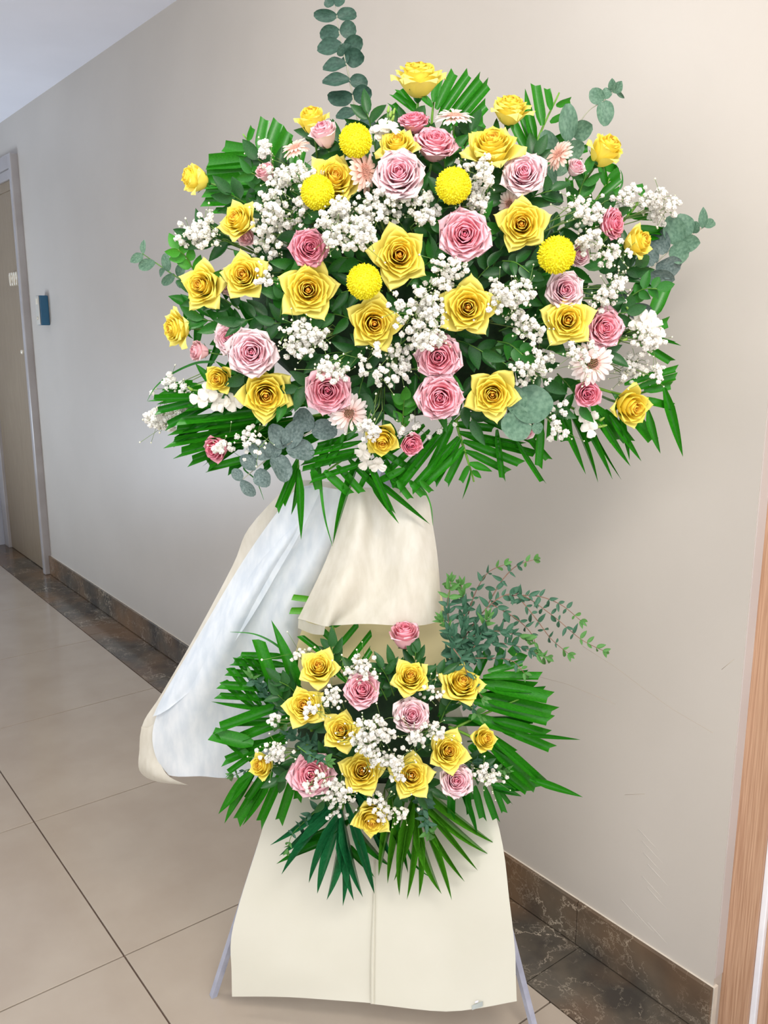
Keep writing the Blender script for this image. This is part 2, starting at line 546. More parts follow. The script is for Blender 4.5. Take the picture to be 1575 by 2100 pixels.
# ------------------------------------------------------------------ papers
def sheet(name, rows, mat, parent=None, org=None, n=5, crinkle=0.0, seed=0, label=None, cat=None, grp=None):
    """a sheet of paper lofted through rows of (px, py, F)"""
    rnd = random.Random(seed)
    P = [catmull([at(*c) for c in r], n) for r in rows]
    colsn = len(P[0])
    G = []
    cols = [catmull([P[i][j] for i in range(len(P))], n) for j in range(colsn)]
    nr = len(cols[0])
    ph = [rnd.random() * 6.28 for _ in range(8)]
    org = org if org is not None else cols[colsn // 2][-1]
    v = []
    for i in range(nr):
        for j in range(colsn):
            p = cols[j][i]
            if crinkle:
                q = math.sin(j * 0.9 + ph[0] + i * 0.13) + math.sin(j * 0.37 - i * 0.21 + ph[1]) + 0.6 * math.sin(i * 0.5 + j * 0.6 + ph[2])
                p = p + HF * q * crinkle * min(1.0, i / 4)
            v.append(p - org)
    f = [(i * colsn + j, i * colsn + j + 1, (i + 1) * colsn + j + 1, (i + 1) * colsn + j) for i in range(nr - 1) for j in range(colsn - 1)]
    o = ob(name, mesh(name, v, f, mat), parent)
    if parent is None:
        o.location = org
        tag(o, label, cat, grp)
    return o


# skirt: two halves that meet in the raised fold down the middle
sk = empty('paper_skirt', T(at(765, 2050, 1.480)), 'tall plain cream paper panel covering the front of the stand above the floor', 'paper')
so = sk.matrix_basis.translation.copy()
sheet('left_half', [
    [(632, 1350, 1.530), (700, 1350, 1.530), (775, 1350, 1.530)],
    [(590, 1500, 1.530), (690, 1500, 1.520), (772, 1500, 1.514)],
    [(538, 1700, 1.530), (660, 1700, 1.515), (768, 1700, 1.503)],
    [(493, 1845, 1.530), (640, 1850, 1.510), (766, 1850, 1.492)],
    [(474, 1925, 1.530), (630, 1930, 1.505), (765, 1935, 1.488)],
    [(475, 1990, 1.530), (625, 1995, 1.500), (764, 2005, 1.485)],
    [(476, 2043, 1.530), (620, 2046, 1.500), (764, 2058, 1.480)]], M['paper'], sk, so, 5, 0.0008, 3)
sheet('right_half', [
    [(775, 1350, 1.530), (840, 1350, 1.520), (905, 1350, 1.510)],
    [(772, 1500, 1.514), (850, 1500, 1.502), (960, 1500, 1.470)],
    [(768, 1700, 1.503), (880, 1700, 1.483), (1024, 1700, 1.450)],
    [(766, 1850, 1.492), (900, 1850, 1.476), (1045, 1850, 1.435)],
    [(765, 1935, 1.488), (905, 1935, 1.471), (1056, 1945, 1.430)],
    [(764, 2005, 1.485), (908, 2010, 1.466), (1058, 2000, 1.425)],
    [(764, 2058, 1.480), (915, 2074, 1.455), (1060, 2054, 1.420)]], M['paper'], sk, so, 5, 0.0008, 3)
sheet('fold', [[(x - e, y, F), (x + 1, y, F - 0.004), (x + e + 2, y, F)] for x, y, F, e in ((768, 1740, 1.5005, 0.2), (766, 1850, 1.488, 1.5), (764, 1935, 1.484, 3), (763, 2005, 1.481, 3), (763, 2059, 1.476, 3))], M['paper'], sk, so, 3)
# a small silver tab sticker
P = [at(967, 2066, 1.448), at(989, 2058, 1.442), at(989, 2048, 1.442), at(967, 2057, 1.448)]
c0 = sum(P, Vector()) / 4
n_ = HF * 0.0008
v = [p - c0 - n_ * 9 for p in P] + [p - c0 - n_ * 8 for p in P]
st2 = ob('sticker', mesh('sticker', v, [(0, 1, 2, 3), (7, 6, 5, 4), (0, 4, 5, 1), (1, 5, 6, 2), (2, 6, 7, 3), (3, 7, 4, 0)], M['sticker'], False), None, T(c0))
tag(st2, 'tiny silver grey tab sticker near the bottom edge of the cream paper', 'sticker')
P = [at(974, 2058, 1.438), at(981, 2055.5, 1.4365), at(981, 2051, 1.4365), at(974, 2053.5, 1.438)]
v = [p - c0 for p in P]
ob('tab_mark', mesh('tab_mark', v, [(0, 1, 2, 3)], M['seal'], False), st2)
# yellow tinted sheet behind the lower flowers
sheet('backing_paper', [
    [(700, 1160, 1.495), (760, 1160, 1.485), (830, 1160, 1.485), (892, 1170, 1.495)],
    [(640, 1250, 1.495), (740, 1250, 1.475), (830, 1250, 1.475), (912, 1250, 1.485)],
    [(610, 1320, 1.495), (730, 1320, 1.480), (830, 1320, 1.480), (922, 1320, 1.485)],
    [(590, 1440, 1.500), (720, 1440, 1.485), (840, 1440, 1.485), (945, 1440, 1.485)]], M['backing'], None, None, 5, 0.002, 8,
    'yellowish paper sheet standing behind the top of the lower flowers', 'paper')
# left drape of white translucent wrap: back sheet, front sheet
ld = empty('tissue_drape', T(at(690, 1000, 1.47)), 'long white translucent wrap sweeping down to the left from under the upper flowers', 'wrapping')
lo = ld.matrix_basis.translation.copy()
sheet('back_sheet', [
    [(600, 985, 1.50), (640, 985, 1.49), (690, 990, 1.50), (740, 1000, 1.50)],
    [(511, 1082, 1.53), (560, 1070, 1.50), (620, 1070, 1.51), (700, 1070, 1.50)],
    [(477, 1160, 1.55), (530, 1160, 1.52), (600, 1160, 1.53), (680, 1160, 1.515)],
    [(398, 1308, 1.57), (450, 1300, 1.53), (540, 1290, 1.54), (640, 1280, 1.525)],
    [(330, 1425, 1.58), (390, 1420, 1.54), (490, 1410, 1.545), (620, 1400, 1.53)],
    [(290, 1492, 1.58), (340, 1495, 1.56), (450, 1500, 1.55), (600, 1500, 1.53)],
    [(287, 1580, 1.57), (310, 1585, 1.56), (420, 1570, 1.55), (590, 1560, 1.53)]], M['tissue_cream'], ld, lo, 5, 0.002, 4)
sheet('corner_flap', [
    [(290, 1490, 1.579), (303, 1492, 1.57), (322, 1480, 1.56)],
    [(286, 1535, 1.575), (302, 1537, 1.56), (318, 1530, 1.55)],
    [(286, 1580, 1.57), (306, 1578, 1.545), (331, 1570, 1.54)],
    [(318, 1602, 1.565), (334, 1600, 1.54), (349, 1594, 1.535)],
    [(384, 1610, 1.55), (386, 1610.5, 1.545), (388, 1611, 1.54)]], M['tissue_cream'], ld, lo, 5, 0.0, 4)
sheet('front_sheet', [
    [(612, 1000, 1.48), (640, 995, 1.465), (672, 1000, 1.475), (700, 1005, 1.465), (722, 1008, 1.475)],
    [(570, 1075, 1.50), (605, 1075, 1.47), (640, 1080, 1.495), (670, 1090, 1.475), (690, 1095, 1.495)],
    [(500, 1170, 1.525), (545, 1165, 1.48), (590, 1165, 1.515), (630, 1170, 1.485), (655, 1180, 1.51)],
    [(415, 1305, 1.54), (470, 1300, 1.495), (530, 1290, 1.53), (580, 1270, 1.495), (615, 1265, 1.52)],
    [(350, 1405, 1.55), (420, 1400, 1.51), (500, 1390, 1.54), (560, 1370, 1.505), (610, 1360, 1.525)],
    [(314, 1490, 1.55), (390, 1490, 1.52), (470, 1480, 1.54), (540, 1470, 1.51), (600, 1460, 1.53)],
    [(320, 1550, 1.545), (400, 1550, 1.525), (470, 1550, 1.535), (530, 1550, 1.515), (590, 1540, 1.53)],
    [(346, 1589, 1.54), (410, 1592, 1.525), (470, 1597, 1.53), (520, 1600, 1.515), (575, 1600, 1.53)]], M['tissue'], ld, lo, 5, 0.003, 6)
sheet('overlap', [
    [(600, 1010, 1.475), (625, 1002, 1.462), (660, 1000, 1.46)],
    [(545, 1082, 1.50), (585, 1075, 1.47), (625, 1075, 1.475)],
    [(486, 1170, 1.53), (530, 1165, 1.49), (575, 1165, 1.49)],
    [(404, 1309, 1.555), (440, 1300, 1.51), (500, 1290, 1.50)],
    [(338, 1420, 1.56), (365, 1410, 1.525), (420, 1390, 1.515)],
    [(313, 1470, 1.56), (325, 1465, 1.54), (345, 1455, 1.525)]], M['tissue'], ld, lo, 5, 0.001, 9)
# centre drape
sheet('centre_drape', [
    [(712, 1000, 1.465), (735, 1000, 1.445), (765, 1000, 1.46), (800, 1000, 1.445), (840, 1000, 1.455), (876, 1000, 1.47)],
    [(700, 1060, 1.465), (735, 1060, 1.435), (775, 1060, 1.455), (812, 1060, 1.435), (850, 1060, 1.44), (884, 1055, 1.465)],
    [(672, 1140, 1.46), (720, 1140, 1.42), (775, 1140, 1.445), (820, 1140, 1.42), (865, 1140, 1.425), (896, 1130, 1.455)],
    [(640, 1210, 1.455), (690, 1215, 1.405), (765, 1220, 1.43), (820, 1220, 1.41), (870, 1215, 1.415), (902, 1200, 1.45)],
    [(611, 1268, 1.45), (668, 1285, 1.395), (690, 1281, 1.42), (770, 1280, 1.40), (850, 1284, 1.405), (905, 1274, 1.44)]], M['tissue_cream'], None, None, 6, 0.0015, 12,
    'cream bell of translucent wrap hanging at the centre between the two flower tiers', 'wrapping')
sheet('hem_fold', [
    [(612, 1268, 1.449), (640, 1279, 1.425), (667, 1284, 1.396)],
    [(611, 1288, 1.452), (640, 1300, 1.43), (664, 1302, 1.40)]], M['tissue_cream'], bpy.data.objects['centre_drape'], bpy.data.objects['centre_drape'].location.copy(), 4)

# ------------------------------------------------------------------ flowers
def orient(P, dx, dy, spin=0.0):
    toc = (CP - P).normalized()
    n = (RT * dx + UP * dy + toc).normalized()
    x = n.orthogonal().normalized()
    x = (RT - n * RT.dot(n)).normalized() if abs(n.dot(RT)) < 0.95 else x
    y = n.cross(x)
    c, s = math.cos(spin), math.sin(spin)
    return Matrix((x * c + y * s, y * c - x * s, n)).transposed().to_4x4()


def petal(s, phi, half, top, rim, p, roll, ruffle, rnd, nu=10, nv=9, b0=0.07, ytone=None):
    """one rose petal: s is its layer 0 heart .. 1 outermost; returns verts, faces, tone"""
    v, f, tone = [], [], []
    ph = rnd.random() * 6
    P0 = (b0 + 0.05 * s, -1.05)
    P1 = (0.14 + 0.44 * s, -0.95)
    P2 = (rim * 0.66 + 0.01, top + 0.12 - 0.04 * s)
    P3 = (rim, top)
    skew = rnd.uniform(-0.12, 0.12)
    for j in range(nv + 1):
        t = j / nv
        a, b, c, d = (1 - t) ** 3, 3 * t * (1 - t) ** 2, 3 * t * t * (1 - t), t ** 3
        r = a * P0[0] + b * P1[0] + c * P2[0] + d * P3[0]
        z = a * P0[1] + b * P1[1] + c * P2[1] + d * P3[1]
        vm = 0.62 if p > 2 else 0.50
        if t < vm:
            sh = 0.45 + 0.55 * math.sin(t / vm * math.pi / 2)
        else:
            sh = max(0.02, 1 - ((t - vm) / (1 - vm)) ** p)
        for i in range(nu + 1):
            u = -1 + 2 * i / nu
            ang = phi + half * sh * (u + skew * t)
            e = t ** 3
            rr = r * (1 - 0.05 * abs(u) * t) + ruffle * e * math.sin(5 * u + ph)
            zz = z - roll * u * u * t ** 4 + ruffle * e * math.cos(6.3 * u + ph)
            v.append((rr * math.cos(ang), rr * math.sin(ang), zz))
            q = s * 0.72 + 0.28 * t
            tone.append(min(1, max(0, q)))
    for j in range(nv):
        for i in range(nu):
            k = j * (nu + 1) + i
            f.append((k, k + 1, k + nu + 2, k + nu + 1))
    return v, f, tone


ROSE = {}


def rose_meshes(kind, seed, mat):
    key = (kind, seed, mat)
    if key in ROSE:
        return ROSE[key]
    rnd = random.Random(seed * 77 + len(kind))
    parts = []
    # heart: joined spiral of small petals
    yellow = mat == 'yellow'
    bud = kind == 'bud'
    nh = 9 if yellow else 12
    hv, hf, ht = [], [], []
    hs = 0.40 if not bud else 0.5
    for i in range(nh):
        q = (i + 0.3) / nh
        s = hs * q
        rim = 0.035 + (0.36 if not bud else 0.42) * q ** 0.9
        topz = 0.02 + 0.10 * math.sin(q * math.pi) + (0.10 if bud else 0)
        v, f, t = petal(s, i * 2.4 + rnd.uniform(-0.2, 0.2), R(108 - 32 * q), topz, rim * rnd.uniform(0.92, 1.08), 4.0 if not yellow else 3.0, 0.02, 0.006 if yellow else 0.015, rnd, 8, 7, 0.03)
        k = len(hv)
        hv += v
        hf += [tuple(x + k for x in g) for g in f]
        ht += t
    cv, cf = tube([(0, 0, -0.9), (0, 0, -0.3), (0, 0, -0.06), (0, 0, 0.02)], 0.12, 8, 0.02)
    k = len(hv)
    hv += [tuple(q) for q in cv]
    hf += [tuple(x + k for x in g) for g in cf]
    ht += [0.05] * len(cv)
    parts.append(('heart', mesh('heart', hv, hf, M[mat], True, {'tone': ht})))
    if yellow and not bud:
        layers = [(0.46, 0.46, 4, 76, 0.07, 2.6), (0.58, 0.58, 4, 70, 0.02, 2.2), (0.72, 0.72, 5, 60, -0.05, 1.8), (0.86, 0.88, 5, 54, -0.15, 1.4), (1.0, 1.12, 5, 50, -0.29, 1.12)]
        roll, ruf = 0.28, 0.012
    elif yellow:
        layers = [(0.55, 0.52, 3, 72, 0.08, 2.4), (0.74, 0.68, 4, 60, 0.0, 1.8), (0.95, 0.92, 4, 48, -0.18, 1.3)]
        roll, ruf = 0.24, 0.010
    elif not bud:
        layers = [(0.46, 0.46, 5, 62, 0.07, 4), (0.56, 0.57, 5, 60, 0.03, 5), (0.67, 0.68, 6, 54, -0.03, 5), (0.78, 0.80, 6, 50, -0.09, 6), (0.90, 0.91, 6, 48, -0.17, 6), (1.0, 1.0, 6, 46, -0.27, 6)]
        roll, ruf = 0.05, 0.045
    else:
        layers = [(0.55, 0.50, 4, 66, 0.08, 4), (0.76, 0.64, 4, 60, 0.02, 4), (0.95, 0.80, 4, 52, -0.10, 4)]
        roll, ruf = 0.08, 0.03
    off = rnd.random() * 6
    for li, (s, rim, n, hw, tz, p) in enumerate(layers):
        off += 2.4
        for i in range(n):
            a = off + 2 * math.pi * i / n + rnd.uniform(-0.22, 0.22)
            rr = rim * rnd.uniform(0.92, 1.08)
            v, f, t = petal(s, a, R(hw * rnd.uniform(0.9, 1.1)), tz + rnd.uniform(-0.04, 0.04), rr, p * rnd.uniform(0.9, 1.15), roll * s ** 2 * rnd.uniform(0.5, 1.3), ruf * s, rnd)
            parts.append(('petal', mesh('petal', v, f, M[mat], True, {'tone': t})))
    # calyx with five sepals, and the stem
    cv, cf = tube([(0, 0, -1.22), (0, 0, -1.14), (0, 0, -1.04), (0, 0, -0.96)], 0.05, 8)
    for k in range(4):
        for j in range(8):
            q = Vector(cv[k * 8 + j])
            g = (1.0, 2.6, 3.4, 3.6)[k]
            cv[k * 8 + j] = Vector((q.x * g, q.y * g, q.z))
    bits = [(cv, cf)]
    for i in range(5):
        a = i * 1.2566
        d, e = Vector((math.cos(a), math.sin(a), 0)), Vector((-math.sin(a), math.cos(a), 0))
        pv = []
        for t in range(5):
            q = t / 4
            wd = 0.10 * math.sin(math.pi * min(1, 0.25 + 0.75 * q)) + 0.004
            c = d * (0.16 + 0.42 * q) + Vector((0, 0, -1.0 + 0.32 * q - 0.45 * q * q * (i % 2)))
            pv += [c - e * wd, c + d * 0.03, c + e * wd]
        pf = []
        for t in range(4):
            k = t * 3
            pf += [(k, k + 1, k + 4, k + 3), (k + 1, k + 2, k + 5, k + 4)]
        bits.append((pv, pf))
    v, f = join(bits)
    parts.append(('calyx', mesh('calyx', v, f, M['leaf_mid'])))
    v, f = tube([(0, 0, -1.2), (0.02, 0.01, -1.8), (0.0, 0.06, -2.6)], 0.052, 6)
    parts.append(('stem', mesh('stem', v, f, M['stem'])))
    ROSE[key] = parts
    return parts


def rose(px, py, dia, dx, dy, mat, kind, label, group, lift=0.0):
    random.seed(int(px * 31 + py * 7))
    P = at(px, py, dome(px, py) - lift)
    sc_ = dia / 2 * mpp(P) * 1.02
    seed = random.randrange(4 if mat == 'yellow' else 3)
    Mx = T(P) @ orient(P, dx, dy, random.random() * 6.28) @ Matrix.Scale(sc_, 4)
    # keep the flower's own middle at P
    Mx = Mx @ T(Vector((0, 0, 0.10 if max(abs(dx), abs(dy)) < 0.8 else 0.35)))
    r = empty('rose', Mx, label, 'rose', group)
    for nm, me in rose_meshes(kind, seed, mat):
        ob(nm, me, r)
    return r


U_ = 'upper arrangement'
YU = [  # px py diameter dx dy kind label lift
    (858, 157, 112, 0.05, 1.7, 'open', 'topmost yellow rose, seen from the side at the very top of the upper arrangement'),
    (1047, 222, 92, 0.25, 1.5, 'open', 'small yellow rose in side view before the palm blades at upper right'),
    (640, 246, 84, -0.2, 1.3, 'bud', 'half-open yellow rose just left of the tall eucalyptus stem'),
    (398, 366, 82, -1.6, 0.5, 'bud', 'yellow rose sticking out sideways on a long stem at upper left'),
    (1010, 300, 118, 0.0, 1.0, 'open', 'wide yellow rose facing upward, left of the pink rose near top'),
    (1243, 308, 98, 0.7, 1.0, 'bud', 'yellow rose at the upper right edge under the eucalyptus tips'),
    (688, 360, 112, 0.2, 0.5, 'open', 'yellow rose tucked behind the left pompon near a peach gerbera'),
    (815, 297, 86, -0.1, 0.9, 'open', 'pale yellow rose half hidden above the pale pink rose near top'),
    (482, 446, 86, -0.6, 0.5, 'open', 'yellow rose at left, leaning left beside thick white baby’s breath'),
    (820, 522, 124, 0.05, 0.1, 'open', 'big pointed yellow rose at centre, right of the dense white clump'),
    (1070, 459, 112, 0.0, 0.1, 'open', 'star-shaped yellow rose directly below the large upright pink rose'),
    (497, 562, 98, -0.2, 0.2, 'open', 'round yellow rose at left, the right one of a close pair'),
    (408, 584, 96, -0.5, 0.15, 'open', 'yellow rose at left, the left one of a close pair'),
    (632, 594, 122, 0.0, 0.05, 'open', 'pointed yellow rose below the deep pink rose, left of a pompon'),
    (768, 664, 116, 0.1, -0.05, 'open', 'yellow rose directly below the central pompon, baby’s breath on its right'),
    (960, 630, 120, 0.0, 0.05, 'open', 'large yellow rose with orange heart below the big round pink rose'),
    (1166, 656, 104, 0.1, 0.1, 'open', 'lemon yellow rose at right, touching a pink rose on its right'),
    (360, 674, 80, -1.3, 0.0, 'open', 'leftmost yellow rose, in side view above the dusty pink bud'),
    (446, 777, 74, -0.4, -0.1, 'bud', 'small yellow rose bud lower left, above white blossoms'),
    (545, 812, 118, 0.05, -0.15, 'open', 'yellow rose at lower left with one wide petal spread right'),
    (1010, 810, 108, 0.0, -0.1, 'open', 'yellow rose at lower right beside a big round eucalyptus leaf'),
    (784, 906, 90, 0.0, -0.5, 'bud', 'yellow rose low at the bottom centre next to a pink bud'),
    (1300, 836, 104, 0.6, -0.2, 'bud', 'yellow rose at the lower right corner of the upper arrangement'),
    (1308, 497, 84, 1.0, 0.4, 'bud', 'golden rose at the right edge partly behind eucalyptus leaves'),
]
for px, py, d, dx, dy, k, lab in YU:
    rose(px, py, d, dx, dy, 'yellow', k, lab, 'yellow roses of the upper arrangement', 0.06 if px == 1300 else 0.012)
PU = [
    (665, 275, 82, -0.3, 1.1, 'pink_pale', 'bud', 'pale pink half-open rose between a yellow rose and the top pompon', 0.02),
    (848, 250, 66, -0.1, 1.3, 'pink_deep', 'open', 'small deep pink rose below the topmost yellow rose', 0),
    (892, 297, 96, 0.2, 1.0, 'pink_mid', 'open', 'pink rose facing up, left of the wide upward yellow rose', 0),
    (818, 352, 112, -0.1, 0.4, 'pink_pale', 'open', 'pale pink rose with darker heart, between two yellow pompons', 0.03),
    (1075, 352, 96, 0.0, 0.4, 'pink_pale', 'open', 'large upright pale pink rose above the star-shaped yellow rose', 0.02),
    (953, 480, 112, 0.0, 0.1, 'pink_mid', 'open', 'big round fully open pink rose at the centre of the upper tier', 0.02),
    (636, 507, 84, 0.2, 0.1, 'pink_deep', 'open', 'deep pink rose left of the dense white baby’s breath clump', 0.01),
    (1255, 460, 70, 1.0, 0.2, 'pink_deep', 'open', 'deep pink rose in side view at right, left of the golden rose', 0),
    (1242, 672, 88, 0.4, 0.05, 'pink_mid', 'open', 'pink rose touching the lemon yellow rose at the right', 0),
    (1160, 594, 84, 0.2, 0.1, 'pink_pale', 'open', 'pale mauve pink rose directly under the right pompon', 0.0),
    (1190, 522, 66, 0.5, 0.1, 'pink_pale', 'bud', 'small pale pink rose half hidden behind the right pompon', -0.01),
    (515, 722, 108, -0.1, 0.0, 'pink_pale', 'open', 'big pale pink rose at left above the yellow rose with spread petal', 0.02),
    (467, 692, 76, -0.5, 0.1, 'pink_pale', 'open', 'pale lilac pink rose behind the big pale pink rose at left', -0.02),
    (408, 720, 58, -1.3, 0.2, 'pink_dusty', 'bud', 'dusty pink bud at far left below the leftmost yellow rose', 0),
    (672, 802, 106, 0.0, -0.1, 'pink_mid', 'open', 'pink rose sprinkled with baby’s breath above the peach gerbera at bottom', 0),
    (900, 733, 104, 0.0, -0.05, 'pink_mid', 'open', 'pink rose under the central baby’s breath, upper of two stacked pink roses', 0),
    (903, 816, 102, 0.0, -0.1, 'pink_mid', 'open', 'pink rose with dark heart, lower of two stacked pink roses', 0.02),
    (845, 912, 66, 0.3, -0.3, 'pink_deep', 'bud', 'deep pink bud at the bottom centre right of a yellow rose', 0.01),
    (1206, 808, 74, 0.1, -0.1, 'pink_deep', 'bud', 'round deep pink bud below the white gerbera at right', 0.01),
    (446, 918, 76, -0.8, -0.4, 'pink_deep', 'bud', 'deep pink rose in side view at the lower left corner on palm blades', 0.10),
    (545, 354, 58, -0.5, 0.9, 'pink_dusty', 'bud', 'dusty pink bud at upper left against the cut palm blades', 0),
    (1080, 884, 58, 0.4, -0.7, 'pink_pale', 'bud', 'pale pink bud hanging below the big round eucalyptus leaf', 0.0),
    (502, 486, 54, -0.6, -0.4, 'pink_dusty', 'bud', 'dusty pink bud peeping out under the left-leaning yellow rose', -0.02),
    (464, 578, 62, -0.6, 0.0, 'pink_pale', 'open', 'pale pink rose mostly hidden between the close yellow pair at left', -0.04),
    (1184, 340, 52, 0.5, 0.7, 'pink_pale', 'bud', 'blush rose bud under eucalyptus leaves beside the upper right yellow rose', 0),
]
for px, py, d, dx, dy, m, k, lab, lf in PU:
    rose(px, py, d, dx, dy, m, k, lab, 'pink roses of the upper arrangement', lf)
LR = [
    (653, 1365, 84, -0.1, 0.4, 'yellow', 'open', 'yellow rose at the upper left of the lower arrangement', 0),
    (843, 1385, 84, 0.1, 0.4, 'yellow', 'open', 'pointed yellow rose below the half-hidden pink rose of the lower tier', 0),
    (950, 1397, 96, 0.3, 0.5, 'yellow', 'open', 'yellow rose partly behind small-leaved eucalyptus in the lower tier', 0),
    (622, 1446, 88, -0.2, 0.2, 'yellow', 'open', 'yellow rose in the lower tier, left, sprinkled with baby’s breath', 0),
    (698, 1497, 82, -0.1, 0.2, 'yellow', 'open', 'yellow rose in the lower tier left of the dense white clump', 0),
    (742, 1580, 98, 0.0, 0.1, 'yellow', 'open', 'yellow rose directly below the dense white clump of the lower tier', 0),
    (845, 1590, 88, 0.1, 0.1, 'yellow', 'open', 'yellow rose in the lower tier with baby’s breath on its left side', 0),
    (921, 1540, 88, 0.2, 0.1, 'yellow', 'open', 'yellow rose right above the small pale pink rose of the lower tier', 0),
    (997, 1515, 68, 0.5, 0.1, 'yellow', 'bud', 'small yellow rose at the right edge of the lower tier', 0),
    (533, 1570, 70, -0.7, 0.0, 'yellow', 'bud', 'small yellow rose at the left edge of the lower tier', 0),
    (762, 1687, 84, 0.0, -0.6, 'yellow', 'open', 'lowest yellow rose, drooping at the bottom of the lower tier', 0.02),
    (743, 1413, 80, 0.0, 0.3, 'pink_mid', 'open', 'pink rose with dark heart between two yellow roses of the lower tier', 0),
    (845, 1466, 82, 0.1, 0.3, 'pink_pale', 'open', 'pale pink rose right of the dense white clump in the lower tier', 0),
    (638, 1588, 98, -0.1, 0.1, 'pink_mid', 'open', 'large lilac pink rose at lower left of the lower tier', 0),
    (937, 1601, 76, 0.2, 0.0, 'pink_pale', 'open', 'small pale pink rose at the lower right of the lower tier', 0.01),
    (830, 1303, 88, 0.0, 1.5, 'pink_mid', 'bud', 'pink rose half hidden under the hem of the cream wrap', -0.03),
]
for px, py, d, dx, dy, m, k, lab, lf in LR:
    rose(px, py, d, dx, dy, m, k, lab, ('yellow' if m == 'yellow' else 'pink') + ' roses of the lower arrangement', lf)

# ------------------------------------------------------------------ pompons
def pompon_mesh():
    rnd = random.Random(3)
    v, f = [], []
    N = 460
    core = []
    for i in range(N):
        z = 1 - (i + 0.5) / N * 1.86
        r = math.sqrt(max(0, 1 - z * z))
        a = i * 2.399963
        n = Vector((r * math.cos(a), r * math.sin(a), z))
        t1 = n.orthogonal().normalized()
        t2 = n.cross(t1)
        q = rnd.random() * 6.28
        t1, t2 = t1 * math.cos(q) + t2 * math.sin(q), t2 * math.cos(q) - t1 * math.sin(q)
        L = rnd.uniform(0.95, 1.04)
        k = len(v)
        wd = 0.062
        v += [n * 0.80 - t1 * wd, n * 0.80 + t1 * wd, n * 0.93 + t1 * wd + t2 * 0.02, n * L + t2 * 0.055, n * 0.93 - t1 * wd + t2 * 0.02, n * 0.90 - t2 * 0.045]
        f += [(k, k + 1, k + 2, k + 3), (k, k + 3, k + 4), (k + 1, k + 5, k + 2), (k + 2, k + 5, k + 3), (k + 3, k + 5, k + 4), (k + 4, k + 5, k)]
    k = len(v)
    for i in range(9):
        a = math.pi * i / 8
        for j in range(14):
            b = 2 * math.pi * j / 14
            v.append(Vector((0.88 * math.sin(a) * math.cos(b), 0.88 * math.sin(a) * math.sin(b), 0.88 * math.cos(a))))
    for i in range(8):
        for j in range(14):
            f.append((k + i * 14 + j, k + i * 14 + (j + 1) % 14, k + (i + 1) * 14 + (j + 1) % 14, k + (i + 1) * 14 + j))
    return mesh('florets', v, f, M['pompon'], False)


PM = pompon_mesh()
v, f = tube([(0, 0, -0.85), (0, 0.05, -2.0), (0.1, 0.1, -3.6)], 0.09, 6)
PS = mesh('stem', v, f, M['stem'])
for px, py, d, lab in ((729, 289, 70, 'round yellow pompon flower at the top beside the tall eucalyptus stem'),
                       (651, 395, 72, 'round yellow pompon at left in front of a yellow rose'),
                       (930, 381, 76, 'round yellow pompon above the big round pink rose'),
                       (747, 578, 75, 'round yellow pompon at centre under the dense white clump'),
                       (1141, 523, 79, 'round yellow pompon at right below the star-shaped yellow rose')):
    P = at(px, py, dome(px, py) - 0.035)
    r = empty('pompon_chrysanthemum', T(P) @ orient(P, (px - 840) / 900, 0.3) @ Matrix.Scale(d / 2 * mpp(P), 4), lab, 'chrysanthemum', 'yellow pompon flowers')
    o = ob('florets', PM, r)
    o['kind'] = 'stuff'
    ob('stem', PS, r)


# ------------------------------------------------------------------ gerberas
def gerbera_petal(mat):
    v, f, t = [], [], []
    for j in range(7):
        q = j / 6
        wd = 0.125 * (0.40 + 0.55 * math.sin(min(1, q * 1.3) * math.pi / 2)) * (1 - max(0, (q - 0.75) / 0.25) ** 2 * 0.8)
        for u in (-1, 0, 1):
            v.append((0.30 + 0.70 * q, u * wd, 0.06 * math.sin(q * 2.6) - 0.10 * q * q - (0.02 if u == 0 else 0)))
            t.append(q)
    for j in range(6):
        k = j * 3
        f += [(k, k + 1, k + 4, k + 3), (k + 1, k + 2, k + 5, k + 4)]
    return mesh('petal', v, f, M[mat], True, {'tone': t})


def disc_mesh():
    rnd = random.Random(9)
    bits = []
    for i in range(110):
        r = 0.36 * math.sqrt((i + 0.5) / 110)
        a = i * 2.4
        h = 0.10 + 0.05 * math.sin(r / 0.36 * 3.0) + rnd.uniform(0, 0.03)
        b = Vector((r * math.cos(a), r * math.sin(a), 0.0))
        v, f = tube([b, b * 1.08 + Vector((0, 0, h)), b * 1.12 + Vector((0, 0, h + 0.02))], 0.022, 5, 0.010)
        bits.append((v, f))
    v, f = join(bits)
    return mesh('flower_disc', v, f, M['disc'])


